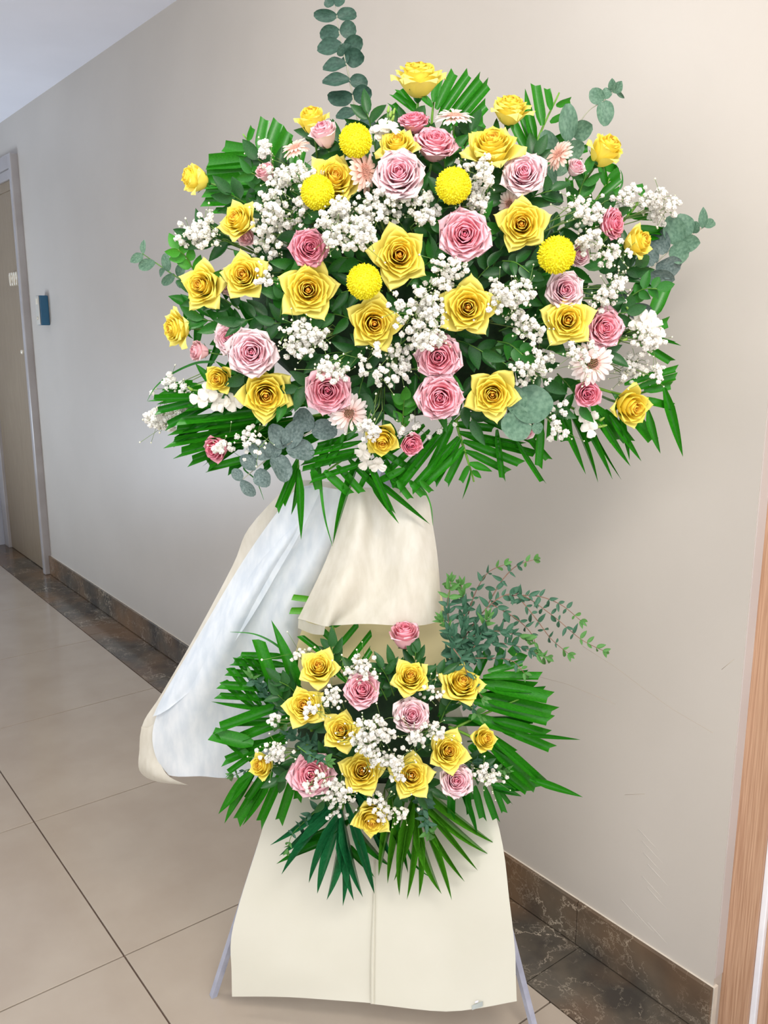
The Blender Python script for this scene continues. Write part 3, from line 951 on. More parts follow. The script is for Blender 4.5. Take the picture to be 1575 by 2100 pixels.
GP = {m: gerbera_petal(m) for m in ('gerbera', 'gerbera_white')}
GD = disc_mesh()
v, f = tube([(0, 0, -0.02), (0, 0, -0.10), (0, 0, -0.2)], 0.26, 8, 0.06)
GC = mesh('calyx', v, f, M['stem'])
v, f = tube([(0, 0, -0.15), (0, 0.05, -1.0), (0.0, 0.1, -2.2)], 0.05, 6)
GS = mesh('stem', v, f, M['stem'])
for px, py, d, dx, dy, m, lab, lf in (
        (932, 240, 78, 0.1, 1.5, 'gerbera_white', 'blush gerbera seen edge-on near the top before cut palm blades', 0),
        (606, 304, 64, -0.5, 1.2, 'gerbera', 'peach gerbera with drooping petals at upper left', 0),
        (746, 352, 88, 1.2, 0.3, 'gerbera', 'peach gerbera turned sideways between a yellow and a pink rose', 0.0),
        (1146, 318, 66, -0.9, 0.8, 'gerbera', 'peach gerbera at upper right under the eucalyptus leaves', 0.0),
        (1214, 744, 94, 0.2, 0.0, 'gerbera_white', 'white blush gerbera facing front at the right below a pink rose', 0.0),
        (716, 848, 86, 0.1, -0.3, 'gerbera_white', 'blush gerbera at the bottom overlapped by a pink rose', -0.01),
        (1046, 418, 60, -0.6, -0.3, 'gerbera_white', 'blush gerbera peeping out left of the star-shaped yellow rose', -0.03)):
    P = at(px, py, dome(px, py) - lf)
    r = empty('gerbera_daisy', T(P) @ orient(P, dx, dy) @ Matrix.Scale(d / 2 * mpp(P), 4), lab, 'gerbera', 'pale gerberas')
    rnd = random.Random(px)
    for ring, (n, s, z, tilt) in enumerate(((22, 1.0, 0.0, 0.05), (16, 0.84, 0.05, -0.18))):
        for i in range(n):
            a = 2 * math.pi * (i + 0.5 * ring) / n + rnd.uniform(-0.05, 0.05)
            ob('petal', GP[m], r, T((0, 0, z)) @ Matrix.Rotation(a, 4, 'Z') @ Matrix.Rotation(tilt + rnd.uniform(-0.12, 0.12), 4, 'Y') @ Matrix.Scale(s * rnd.uniform(0.92, 1.05), 4))
    ob('flower_disc', GD, r)
    ob('calyx', GC, r)
    ob('stem', GS, r)


# ------------------------------------------------------------------ white stocks
def stock_blossom(seed):
    rnd = random.Random(seed)
    bits = []
    for i in range(7):
        a = i * 2.1 + rnd.random() * 0.5
        tilt = 0.25 + 0.12 * (i % 3) + 0.25 * (i > 3)
        d, e = Vector((math.cos(a), math.sin(a), 0)), Vector((-math.sin(a), math.cos(a), 0))
        pv, pf = [], []
        ph = rnd.random() * 6
        for j in range(6):
            q = j / 5
            wd = 0.50 * math.sin(min(1, q * 1.15 + 0.08) * math.pi / 2) * (1 - 0.5 * max(0, q - 0.8) / 0.2)
            for k in range(6):
                u = -1 + 2 * k / 5
                wv = 0.10 * q * math.sin(4 * u + ph)
                pv.append(d * (q * math.sin(tilt + q * 0.9)) + e * (u * wd) + Vector((0, 0, q * math.cos(tilt + q * 0.9) * 0.9 + wv)))
        for j in range(5):
            for k in range(5):
                n = j * 6 + k
                pf.append((n, n + 1, n + 7, n + 6))
        bits.append((pv, pf))
    v, f = join(bits)
    return mesh('blossom', v, f, M['snap'])


SB = [stock_blossom(i) for i in range(3)]
v, f = tube([(0, 0, 0), (0, 0, 0.35), (0, 0, 0.8), (0, 0, 1.0)], 0.30, 8, 0.10)
SBUD = mesh('bud', v, f, M['green_bud'])
for px, py, d, dx, dy, offs, buds, lab in (
        (790, 268, 34, 0.0, 1.0, [(-14, 8), (6, 14), (-4, -6), (12, -2)], [(10, -28), (6, -38), (14, -20), (16, -34)], 'white snapdragon with a green bud tip beside the small deep pink rose'),
        (436, 812, 34, -0.4, 0.0, [(-26, 4), (-8, -8), (6, 10), (24, 14), (44, 12)], [(-42, -12)], 'white ruffled blossoms below the small yellow bud at lower left'),
        (1325, 668, 36, 0.4, 0.3, [(-22, -10), (0, -14), (14, 4), (-6, 12), (18, 22)], [(-34, -30), (-40, 28)], 'white ruffled blossoms at the right edge under thin eucalyptus'),
        (1205, 862, 30, 0.1, -0.2, [(-12, -14), (6, -4), (4, 18)], [(26, 0), (30, 12), (22, 14)], 'white snapdragon with green buds below the round deep pink bud'),
        (765, 938, 32, -0.3, -0.5, [(-20, -14), (-14, 8), (10, 14)], [], 'white blossoms hanging beneath the lowest yellow rose of the upper tier')):
    P = at(px, py, dome(px, py) + 0.0)
    r = empty('white_snapdragon', T(P), lab, 'flower', 'white snapdragons')
    rnd = random.Random(px)
    pts = []
    for i, (ox, oy) in enumerate(offs):
        Q = at(px + ox, py + oy, dome(px, py) + rnd.uniform(-0.02, 0.01))
        ob('blossom', SB[i % 3], r, T(Q - P) @ orient(Q, dx + rnd.uniform(-0.5, 0.5), dy + rnd.uniform(-0.5, 0.5), rnd.random() * 6) @ Matrix.Scale(d * 0.62 * mpp(P), 4))
        pts.append(Q)
    for ox, oy in buds:
        Q = at(px + ox, py + oy, dome(px, py))
        ob('bud', SBUD, r, T(Q - P) @ orient(Q, ox / 30, -oy / 30 + 0.6) @ Matrix.Scale(12 * mpp(P), 4))
        pts.append(Q)
    root = P + HF * 0.08 - (UP * dy + RT * dx) * 0.06
    bits = [tube([root - P, (root - P) * 0.4 + (q - P) * 0.4, q - P], 0.0016, 5) for q in pts]
    v, f = join(bits)
    ob('stem', mesh('stem', v, f, M['stem']), r)


# ------------------------------------------------------------------ baby's breath
def blossom_mesh(seed, n=13):
    rnd = random.Random(seed)
    bits = []
    v, f = [], []
    for i in range(n):
        z = 1 - (i + 0.5) / n * 1.7
        rr = math.sqrt(max(0, 1 - z * z))
        a = i * 2.4 + rnd.uniform(-0.3, 0.3)
        nrm = Vector((rr * math.cos(a), rr * math.sin(a), z))
        t1 = nrm.orthogonal().normalized()
        t2 = nrm.cross(t1)
        k = len(v)
        c = nrm * rnd.uniform(0.52, 0.70)
        rad = rnd.uniform(0.34, 0.44)
        ring = 6
        for h_, s_ in ((-0.1, 1.0), (0.20, 0.92), (0.34, 0.45)):
            for j in range(ring):
                b = 2 * math.pi * j / ring + rnd.uniform(-0.2, 0.2)
                v.append(c + nrm * h_ + (t1 * math.cos(b) + t2 * math.sin(b)) * rad * s_)
        for q in range(2):
            for j in range(ring):
                f.append((k + q * ring + j, k + q * ring + (j + 1) % ring, k + (q + 1) * ring + (j + 1) % ring, k + (q + 1) * ring + j))
        f.append(tuple(k + 2 * ring + j for j in range(ring)))
    return mesh('blossom', v, f, M['white_petal'])


BM = [blossom_mesh(i) for i in range(5)]


def ico(c, r):
    """small six sided bead"""
    v = [c + Vector(q) * r for q in ((0, 0, 1.25), (1, 0, 0.2), (0.31, 0.95, 0.2), (-0.81, 0.59, 0.2), (-0.81, -0.59, 0.2), (0.31, -0.95, 0.2), (0, 0, -0.9))]
    f = [(0, i, i % 5 + 1) for i in range(1, 6)] + [(6, i % 5 + 1, i) for i in range(1, 6)]
    return v, f


def spray(px, py, rx, ry, n, label, lift=0.03, dense=1.0, size=12.5, dens_bud=0.4):
    rnd = random.Random(int(px * 13 + py))
    F0 = dome(px, py) - lift
    P = at(px, py, F0)
    k = mpp(P)
    cx, cy = (840, 640) if py < 1150 else (770, 1530)
    dv = Vector((px - cx, py - cy))
    dl = max(dv.length, 1)
    root = at(px - dv.x * 0.35, py - dv.y * 0.35, dome(px, py) + 0.06)
    r = empty('baby_breath_spray', T(P), label, "baby's breath", "white baby's breath sprays")
    n = int(n * 1.45)
    # clumps inside the ellipse
    nc = max(3, n // 9)
    cl = []
    for i in range(nc):
        a, q = rnd.random() * 6.28, math.sqrt(rnd.random()) * 0.92
        cl.append((px + rx * q * math.cos(a), py + ry * q * math.sin(a), F0 + rnd.uniform(-0.025, 0.03) * (1 if lift >= 0 else 0.6)))
    bits, buds = [], []
    tips = []
    for ci, (ax, ay, aF) in enumerate(cl):
        A = at(ax, ay, aF + 0.03)
        mid = root.lerp(A, 0.55) + Vector((rnd.uniform(-1, 1), rnd.uniform(-1, 1), rnd.uniform(-0.2, 1))) * 0.012
        bits.append(tube([root - P, mid - P, A - P], 0.0009, 4, 0.0007))
        m = n // nc + (1 if ci < n % nc else 0)
        for b in range(m):
            sx, sy = rnd.gauss(0, 13) * dense, rnd.gauss(0, 12) * dense
            s = size * rnd.uniform(0.72, 1.12) * 0.5
            Q = at(ax + sx, ay + sy, aF + rnd.uniform(-0.018, 0.018) + (sx * sx + sy * sy) * 2e-5)
            if rnd.random() < 0.12:
                buds.append(ico(Q - P, 3.4 * k))
            else:
                ob('blossom', BM[rnd.randrange(5)], r, T(Q - P) @ orient(Q, rnd.uniform(-0.6, 0.6), rnd.uniform(-0.2, 0.9), rnd.random() * 6) @ Matrix.Scale(s * k, 4))
            if b % 2 == 0:
                bits.append(tube([A - P, (A - P).lerp(Q - P, 0.5) + Vector((0, 0, 0.003)), Q - P], 0.0005, 3))
        for b in range(int(m * dens_bud)):
            Q = at(ax + rnd.gauss(0, 22), ay + rnd.gauss(0, 20), aF + rnd.uniform(-0.01, 0.02))
            buds.append(ico(Q - P, rnd.uniform(1.6, 2.9) * k))
            bits.append(tube([A - P, Q - P], 0.0004, 3))
    v, f = join(bits)
    ob('branches', mesh('branches', v, f, M['stem_fine']), r)['kind'] = 'stuff'
    if buds:
        v, f = join(buds)
        ob('buds', mesh('buds', v, f, M['cream_bud']), r)['kind'] = 'stuff'


SU = [
    (594, 402, 68, 66, 135, 'thick baby’s breath cloud at upper left around the left pompon', 0.02, 0.9),
    (546, 316, 14, 14, 12, 'little baby’s breath tuft in front of the cut palm blades at upper left', 0.02, 0.7),
    (542, 470, 46, 46, 80, 'baby’s breath right of the left-leaning yellow rose', 0.0, 0.9),
    (712, 462, 56, 52, 150, 'dense bright white baby’s breath clump at centre above a pompon', 0.05, 0.75),
    (772, 424, 40, 28, 56, 'baby’s breath just below the pale pink rose with darker heart', 0.01, 0.8),
    (868, 425, 38, 26, 56, 'baby’s breath left of the pompon above the big pink rose', 0.01, 0.8),
    (985, 372, 34, 52, 84, 'baby’s breath right of the pompon, under the wide yellow rose', 0.01, 0.8),
    (402, 478, 44, 30, 62, 'airy baby’s breath at the left edge beside a small yellow rose', 0.0, 0.9),
    (548, 560, 18, 34, 22, 'baby’s breath strip right of the close yellow rose pair', 0.0, 0.8),
    (855, 630, 46, 46, 100, 'baby’s breath cloud at centre between two large yellow roses', 0.04, 0.85),
    (912, 562, 34, 32, 40, 'baby’s breath below the big round pink rose', 0.01, 0.9),
    (1055, 618, 50, 42, 88, 'baby’s breath cloud right of the large orange-hearted yellow rose', 0.03, 0.85),
    (1192, 425, 40, 36, 38, 'loose baby’s breath between the star-shaped yellow and deep pink roses', 0.02, 1.0),
    (1240, 506, 44, 36, 48, 'loose baby’s breath right of the right pompon, over a pink rose', 0.03, 1.0),
    (1345, 420, 32, 28, 56, 'baby’s breath at the far upper right against the wall', 0.0, 0.8),
    (1288, 396, 16, 18, 20, 'small baby’s breath tuft behind a palm tip at upper right', 0.0, 0.8),
    (1262, 590, 40, 34, 34, 'sparse baby’s breath right of the mauve pink rose', 0.01, 1.0),
    (622, 702, 54, 34, 84, 'baby’s breath cloud below the pointed yellow rose, left of centre', 0.02, 0.95),
    (682, 756, 36, 24, 34, 'baby’s breath lying over the top of the sprinkled pink rose', 0.05, 0.8),
    (792, 742, 46, 40, 66, 'baby’s breath below the yellow rose under the central pompon', 0.02, 0.95),
    (872, 688, 34, 20, 40, 'baby’s breath lying over the upper stacked pink rose', 0.05, 0.8),
    (1092, 745, 38, 26, 48, 'baby’s breath above the yellow rose by the big eucalyptus leaf', 0.02, 0.95),
    (1080, 672, 28, 22, 28, 'baby’s breath left of the lemon yellow rose', 0.01, 0.9),
    (1332, 696, 22, 24, 34, 'baby’s breath over the white blossoms at the right edge', 0.02, 0.8),
    (1315, 760, 48, 24, 50, 'baby’s breath at the right edge above the corner yellow rose', 0.01, 0.9),
    (346, 850, 40, 26, 66, 'baby’s breath at the lower left corner over palm blades', 0.03, 0.8),
    (352, 804, 24, 18, 22, 'sparse baby’s breath left of the white blossoms at lower left', 0.02, 1.0),
    (752, 872, 16, 28, 26, 'baby’s breath strip between the bottom gerbera and yellow rose', 0.03, 0.7),
    (1196, 738, 26, 26, 20, 'baby’s breath lying on the left half of the white gerbera', 0.05, 0.8),
    (452, 914, 20, 12, 14, 'few baby’s breath blossoms lying on the lower left pink rose', 0.125, 0.6),
    (1142, 862, 22, 40, 18, 'sparse baby’s breath right of the big round eucalyptus leaf', 0.02, 1.0),
    (510, 905, 34, 36, 16, 'sparse baby’s breath above the silver eucalyptus at lower left', 0.07, 1.1),
    (860, 870, 60, 30, 14, 'scattered baby’s breath below the lower stacked pink rose', -0.01, 1.2),
]
for px, py, rx, ry, n, lab, lf, dn in SU:
    spray(px, py, rx, ry, n, lab, lf, dn, 13.6)
SL = [
    (738, 1370, 24, 20, 34, 'baby’s breath above the pink rose of the lower tier', 0.0, 0.8),
    (678, 1432, 26, 14, 26, 'baby’s breath between the two left yellow roses of the lower tier', 0.02, 0.8),
    (766, 1512, 38, 42, 120, 'dense white baby’s breath clump in the middle of the lower tier', 0.04, 0.72),
    (874, 1500, 30, 24, 40, 'baby’s breath under the pale pink rose of the lower tier', 0.03, 0.8),
    (800, 1575, 26, 36, 50, 'baby’s breath between the two lower yellow roses of the lower tier', 0.03, 0.75),
    (690, 1640, 24, 30, 46, 'baby’s breath right of the large lilac pink rose', 0.02, 0.8),
    (800, 1660, 36, 24, 46, 'baby’s breath above and right of the drooping yellow rose', 0.03, 0.85),
    (652, 1604, 26, 16, 18, 'baby’s breath lying on the large lilac pink rose', 0.05, 0.7),
    (556, 1545, 22, 22, 32, 'baby’s breath above the small left yellow rose of the lower tier', 0.02, 0.75),
    (986, 1590, 26, 22, 34, 'baby’s breath right of the small pale pink rose in the lower tier', 0.02, 0.8),
    (638, 1448, 18, 14, 12, 'few baby’s breath blossoms lying on the left yellow rose of the lower tier', 0.05, 0.7),
    (622, 1338, 18, 12, 12, 'faint baby’s breath left of the upper left yellow rose of the lower tier', -0.02, 0.7),
    (562, 1476, 12, 10, 8, 'tiny baby’s breath tuft on the left palm blades of the lower tier', 0.0, 0.7),
    (880, 1412, 14, 20, 12, 'little baby’s breath between two upper yellow roses of the lower tier', 0.0, 0.7),
]
for px, py, rx, ry, n, lab, lf, dn in SL:
    spray(px, py, rx, ry, n, lab, lf, dn, 10.8)


# ------------------------------------------------------------------ leaves
def leaf_mesh(name, prof, mat, bend=0.0, fold=0.12, n=7, wav=0.0):
    """length 1 along Y, full width 1 along X"""
    v, f = [], []
    for j in range(n + 1):
        q = j / n
        wd = prof(q) * 0.5
        z = -bend * q * q
        wz = wav * math.sin(q * 9)
        v += [(-wd, q, z + fold * wd + wz), (0, q, z), (wd, q, z + fold * wd - wz)]
    for j in range(n):
        k = j * 3
        f += [(k, k + 1, k + 4, k + 3), (k + 1, k + 2, k + 5, k + 4)]
    return mesh(name, v, f, M[mat])


def along(A, B, nrm, wd, zs=None):
    """matrix laying a unit leaf from A to B, facing nrm, wd wide"""
    y = B - A
    L = y.length
    y = y / L
    x = y.cross(nrm)
    if x.length < 1e-4:
        x = y.orthogonal()
    x.normalize()
    z = x.cross(y)
    m = Matrix((x * wd, y * L, z * (zs or L))).transposed().to_4x4()
    m.translation = A
    return m


def tocam(P, rnd, j=0.35):
    return ((CP - P).normalized() + RT * rnd.uniform(-j, j) + UP * rnd.uniform(-j, j)).normalized()


pal = lambda q: 1.02 * (min(1, 0.35 + q * 3.0)) * (1 - max(0, (q - 0.25) / 0.75) ** 1.7) + 0.01
cut_ = lambda q: min(1, 0.4 + q * 2.5) * (1.0 - 0.12 * q)
PALM = {}
for c in ('palm', 'palm_dark', 'palm_blue', 'palm_lime'):
    PALM[c] = ([leaf_mesh('leaflet', pal, c, b, 0.25, 8) for b in (0.03, 0.10, 0.20)],
               [leaf_mesh('leaflet', cut_, c, b, 0.25, 5) for b in (0.0, 0.05)])
    # slant the trimmed ends
    for m in PALM[c][1]:
        k = len(m.vertices)
        m.vertices[k - 3].co.y += 0.05
        m.vertices[k - 1].co.y -= 0.05


def frond(label, group, pts, spec, col='palm', wd=17, seed=0, rach=True, lift=0.0):
    """pts: rachis (px,py,F) base..tip ; spec: list of (t, tip px, tip py, kind, F) leaflets"""
    rnd = random.Random(seed * 17 + 3)
    Pp = catmull([at(a, b, c) for a, b, c in pts], 6)
    O = Pp[0]
    r = empty('palm_frond', T(O), label, 'palm frond', group)
    k = mpp(O)
    if rach:
        v, f = tube([p - O for p in Pp], 0.0030, 6, 0.0014)
        ob('rachis', mesh('rachis', v, f, M['rachis']), r)
    for lf_ in spec:
        if lf_[0] == 'x':                      # root, tip, kind, F, width
            _, rx, ry, tx, ty, kind, tF, w_ = lf_
            A, B = at(rx, ry, tF - 0.01), at(tx, ty, tF)
            me = PALM[col][1][rnd.randrange(2)] if kind == 'c' else PALM[col][0][rnd.randrange(2)]
            ob('leaflet', me, r, along(A - O, B - O, tocam(A, rnd, 0.35), w_ * k))
            continue
        t, tx, ty, kind, tF = lf_
        x = t * (len(Pp) - 1)
        i = min(int(x), len(Pp) - 2)
        A = Pp[i].lerp(Pp[i + 1], x - i)
        B = at(tx, ty, tF)
        w_ = wd * rnd.uniform(0.85, 1.12)
        if kind == 'c':
            me = PALM[col][1][rnd.randrange(2)]
        else:
            me = PALM[col][0][rnd.randrange(2)]
            w_ *= 1.05
        ob('leaflet', me, r, along(A - O, B - O, tocam(A, rnd, 0.45), w_ * k))
    return r


def fan(pts, tips_l, tips_r, kind, F, t0=0.0, t1=0.98):
    """spread leaflet roots evenly up the rachis towards listed tips"""
    out = []
    for tips in (tips_l, tips_r):
        n = len(tips)
        for i, tp in enumerate(tips):
            kk = tp[2] if len(tp) > 2 else kind
            out.append((t0 + (t1 - t0) * i / max(1, n - 1), tp[0], tp[1], kk, tp[3] if len(tp) > 3 else F))
    return out


GU, GL = 'palm fronds of the upper arrangement', 'palm fronds of the lower arrangement'
F1 = 1.50
frond('trimmed palm frond fanning out at the upper left above the small yellow rose', GU, [(600, 440, 1.46), (548, 340, 1.50), (498, 275, 1.505)],
      [('x', 520, 312, 461, 300, 'c', 1.496, 26), ('x', 528, 326, 428, 332, 'c', 1.500, 34), ('x', 538, 345, 424, 356, 'c', 1.504, 34), ('x', 545, 362, 424, 372, 'c', 1.496, 30), ('x', 560, 385, 420, 392, 'c', 1.500, 24), ('x', 565, 402, 418, 412, 'c', 1.504, 20), ('x', 570, 425, 440, 430, 'c', 1.496, 14), ('x', 532, 310, 545, 246, 'c', 1.500, 24), ('x', 545, 330, 572, 252, 'c', 1.504, 28), ('x', 560, 345, 590, 268, 'c', 1.496, 30), ('x', 580, 380, 600, 290, 'c', 1.500, 26), ('x', 508, 288, 517, 262, 'c', 1.504, 14), ('x', 600, 400, 622, 310, 'c', 1.496, 24)], 'palm', 20, 1)
frond('trimmed palm frond standing behind the topmost yellow rose', GU, [(885, 330, 1.46), (886, 240, 1.50), (897, 150, 1.505)],
      [('x', 880, 250, 806, 195, 'c', 1.501, 15), ('x', 885, 265, 820, 185, 'c', 1.505, 16), ('x', 880, 300, 803, 215, 'c', 1.509, 16), ('x', 886, 220, 850, 185, 'c', 1.501, 16), ('x', 895, 225, 932, 150, 'c', 1.505, 22), ('x', 900, 240, 960, 154, 'c', 1.509, 22), ('x', 908, 255, 985, 160, 'c', 1.501, 22), ('x', 915, 270, 1001, 172, 'c', 1.505, 22), ('x', 925, 290, 995, 215, 'c', 1.509, 24), ('x', 930, 310, 992, 250, 'c', 1.501, 24), ('x', 890, 210, 905, 150, 'c', 1.505, 20)], 'palm', 20, 2)
frond('trimmed palm frond at upper right with its bare green rib showing', GU, [(1085, 400, 1.44), (1099, 298, 1.47), (1147, 190, 1.47)],
      [('x', 1082, 310, 1050, 245, 'c', 1.47, 20), ('x', 1099, 298, 1075, 178, 'p', 1.47, 20), ('x', 1094, 320, 1060, 215, 'c', 1.47, 18), ('x', 1112, 258, 1098, 176, 'c', 1.47, 22), ('x', 1130, 226, 1122, 182, 'c', 1.47, 15), ('x', 1140, 216, 1170, 206, 'c', 1.47, 15), ('x', 1128, 252, 1160, 236, 'c', 1.47, 15), ('x', 1110, 300, 1195, 262, 'c', 1.47, 18), ('x', 1105, 330, 1205, 300, 'c', 1.47, 18), ('x', 1100, 350, 1190, 335, 'c', 1.47, 18)], 'palm', 20, 3)
frond('palm frond below the upper right yellow rose, blades crossing', GU,
      [(1180, 470, 1.43), (1230, 400, 1.45), (1262, 345, 1.46)],
      fan(0, [(1170, 370), (1195, 345), (1230, 330), (1240, 340)], [(1285, 430), (1270, 395), (1272, 365), (1270, 350), (1268, 345)], 'c', 1.45), 'palm', 19, 4)
frond('palm frond at the right edge behind the baby’s breath tuft', GU,
      [(1230, 500, 1.43), (1290, 440, 1.45), (1318, 400, 1.45)],
      fan(0, [(1250, 430), (1280, 400), (1310, 378)], [(1360, 478), (1345, 445), (1330, 430)], 'c', 1.45), 'palm', 18, 5)
frond('palm frond at the right edge below the eucalyptus, its end trimmed', GU, [(1250, 720, 1.42), (1310, 660, 1.44), (1345, 630, 1.45)],
      [('x', 1335, 650, 1368, 576, 'c', 1.445, 30), ('x', 1300, 620, 1355, 560, 'c', 1.445, 24), ('x', 1320, 690, 1402, 708, 'p', 1.445, 9), ('x', 1320, 685, 1388, 702, 'p', 1.445, 8), ('x', 1290, 690, 1370, 660, 'c', 1.445, 24), ('x', 1280, 640, 1325, 575, 'c', 1.445, 22), ('x', 1300, 470, 1362, 476, 'c', 1.445, 18), ('x', 1310, 700, 1375, 740, 'c', 1.445, 18)], 'palm', 20, 6)
frond('palm frond at the lower right corner with long drooping blades', GU, [(1180, 780, 1.42), (1290, 810, 1.425), (1385, 778, 1.43)],
      [('x', 1150, 850, 1202, 974, 'p', 1.416, 14), ('x', 1185, 850, 1258, 984, 'p', 1.420, 14), ('x', 1168, 850, 1234, 992, 'p', 1.424, 9), ('x', 1230, 850, 1293, 958, 'p', 1.416, 15), ('x', 1250, 850, 1316, 947, 'p', 1.420, 15), ('x', 1270, 845, 1292, 945, 'p', 1.424, 12), ('x', 1330, 840, 1353, 934, 'p', 1.416, 17), ('x', 1362, 795, 1401, 938, 'p', 1.420, 20), ('x', 1300, 800, 1385, 775, 'c', 1.424, 16), ('x', 1310, 820, 1378, 835, 'c', 1.416, 18), ('x', 1280, 790, 1385, 760, 'c', 1.420, 16), ('x', 1200, 850, 1275, 990, 'p', 1.424, 6)], 'palm', 20, 7)
frond('palm frond under the white snapdragon at right, blunt blades pointing down', GU, [(1130, 800, 1.42), (1180, 840, 1.425), (1250, 850, 1.43)],
      [('x', 1150, 835, 1160, 904, 'c', 1.426, 32), ('x', 1180, 835, 1214, 905, 'c', 1.430, 30), ('x', 1215, 830, 1264, 903, 'c', 1.434, 32), ('x', 1290, 845, 1336, 902, 'c', 1.426, 26), ('x', 1135, 830, 1130, 900, 'c', 1.430, 26), ('x', 1240, 840, 1290, 905, 'c', 1.434, 26), ('x', 1320, 800, 1375, 790, 'c', 1.426, 18), ('x', 1110, 840, 1105, 900, 'c', 1.430, 22)], 'palm', 20, 8)
frond('palm frond at bottom right of centre, herringbone blades with thin rib', GU, [(935, 860, 1.40), (942, 890, 1.40), (958, 940, 1.405), (972, 988, 1.41)],
      [('x', 945, 900, 892, 990, 'c', 1.406, 19), ('x', 952, 925, 917, 992, 'c', 1.410, 18), ('x', 960, 955, 945, 986, 'c', 1.414, 14), ('x', 942, 885, 1070, 912, 'c', 1.406, 18), ('x', 948, 905, 1064, 952, 'c', 1.410, 20), ('x', 953, 925, 1040, 968, 'c', 1.414, 17), ('x', 962, 950, 1012, 967, 'p', 1.406, 16), ('x', 968, 965, 988, 981, 'p', 1.410, 12), ('x', 945, 888, 1100, 930, 'c', 1.414, 18), ('x', 1020, 880, 1032, 980, 'c', 1.406, 14), ('x', 1060, 900, 1114, 988, 'c', 1.410, 12), ('x', 1080, 890, 1125, 942, 'c', 1.414, 16), ('x', 1110, 870, 1104, 955, 'c', 1.406, 18), ('x', 930, 870, 1010, 880, 'c', 1.410, 18), ('x', 985, 860, 1090, 905, 'c', 1.414, 18), ('x', 965, 965, 948, 1025, 'p', 1.406, 5)], 'palm', 20, 9)
frond('dark palm frond at bottom centre with a diagonal fan of blunt blades', GU, [(960, 840, 1.40), (905, 890, 1.40), (860, 940, 1.405)],
      [('x', 915, 880, 820, 1000, 'c', 1.401, 20), ('x', 900, 880, 806, 985, 'c', 1.405, 18), ('x', 940, 895, 845, 1000, 'c', 1.409, 20), ('x', 950, 915, 870, 992, 'c', 1.401, 18), ('x', 880, 880, 790, 965, 'c', 1.405, 16), ('x', 840, 985, 868, 1016, 'c', 1.409, 15), ('x', 862, 985, 885, 1008, 'c', 1.401, 13), ('x', 815, 985, 842, 1022, 'c', 1.405, 15), ('x', 870, 870, 760, 950, 'c', 1.409, 18), ('x', 830, 960, 780, 985, 'c', 1.401, 16), ('x', 930, 860, 880, 960, 'c', 1.405, 18), ('x', 790, 940, 810, 1000, 'c', 1.409, 14)], 'palm', 20, 10)
frond('palm frond at bottom left of centre, crossed blades above the wrap', GU, [(790, 890, 1.40), (730, 925, 1.405), (650, 980, 1.41)],
      [('x', 742, 905, 632, 930, 'c', 1.398, 13), ('x', 745, 920, 622, 948, 'c', 1.402, 13), ('x', 748, 934, 620, 966, 'c', 1.406, 13), ('x', 750, 948, 640, 984, 'c', 1.398, 13), ('x', 735, 890, 650, 914, 'c', 1.402, 14), ('x', 640, 960, 652, 1003, 'c', 1.406, 18), ('x', 665, 965, 718, 1013, 'c', 1.398, 19), ('x', 690, 955, 741, 1010, 'c', 1.402, 17), ('x', 715, 940, 772, 1000, 'c', 1.406, 14), ('x', 745, 920, 802, 1046, 'c', 1.398, 15), ('x', 765, 925, 812, 990, 'c', 1.402, 14), ('x', 680, 900, 640, 975, 'c', 1.406, 16), ('x', 705, 890, 672, 950, 'c', 1.398, 16), ('x', 780, 920, 852, 965, 'c', 1.402, 16), ('x', 770, 945, 740, 1000, 'c', 1.406, 14)], 'palm', 20, 11)
frond('wide palm frond at the lower left, blades sweeping left and down', GU, [(690, 800, 1.40), (570, 845, 1.42), (400, 885, 1.43)],
      [('x', 560, 835, 372, 856, 'c', 1.421, 20), ('x', 600, 848, 358, 882, 'c', 1.425, 22), ('x', 640, 855, 356, 905, 'c', 1.429, 22), ('x', 600, 868, 372, 930, 'c', 1.421, 22), ('x', 560, 880, 392, 945, 'c', 1.425, 22), ('x', 520, 890, 430, 955, 'c', 1.429, 22), ('x', 545, 935, 428, 962, 'c', 1.421, 18), ('x', 470, 825, 385, 838, 'c', 1.425, 18), ('x', 470, 815, 312, 818, 'c', 1.429, 16), ('x', 680, 850, 520, 900, 'c', 1.421, 20), ('x', 700, 870, 560, 935, 'c', 1.425, 20), ('x', 640, 830, 480, 845, 'c', 1.429, 20)], 'palm', 20, 12)
frond('dark palm frond low on the left, blades above the deep pink side-view rose', GU, [(660, 850, 1.40), (560, 868, 1.42), (440, 885, 1.43)],
      [('x', 480, 825, 360, 902, 'c', 1.431, 19), ('x', 515, 840, 388, 930, 'c', 1.435, 19), ('x', 455, 815, 345, 872, 'c', 1.439, 19), ('x', 560, 850, 425, 948, 'c', 1.431, 19), ('x', 620, 850, 470, 960, 'c', 1.435, 18), ('x', 660, 850, 540, 960, 'c', 1.439, 18), ('x', 500, 920, 400, 905, 'c', 1.431, 18), ('x', 430, 815, 322, 842, 'c', 1.435, 17)], 'palm_dark', 20, 13)
frond('dark palm frond at the left behind the dusty pink bud', GU,
      [(560, 720, 1.43), (460, 665, 1.45), (380, 620, 1.46)],
      fan(0, [(470, 590), (420, 580), (370, 600), (345, 607)], [(500, 770), (450, 770), (420, 770), (400, 740), (385, 690)], 'p', 1.45), 'palm_dark', 20, 14)
frond('palm frond at lower left showing under the white blossoms', GU,
      [(540, 800, 1.42), (440, 790, 1.44), (380, 790, 1.45)],
      fan(0, [(440, 740), (400, 745), (395, 780)], [(420, 880), (370, 870), (320, 830), (312, 815), (330, 800)], 'p', 1.45), 'palm', 19, 15)
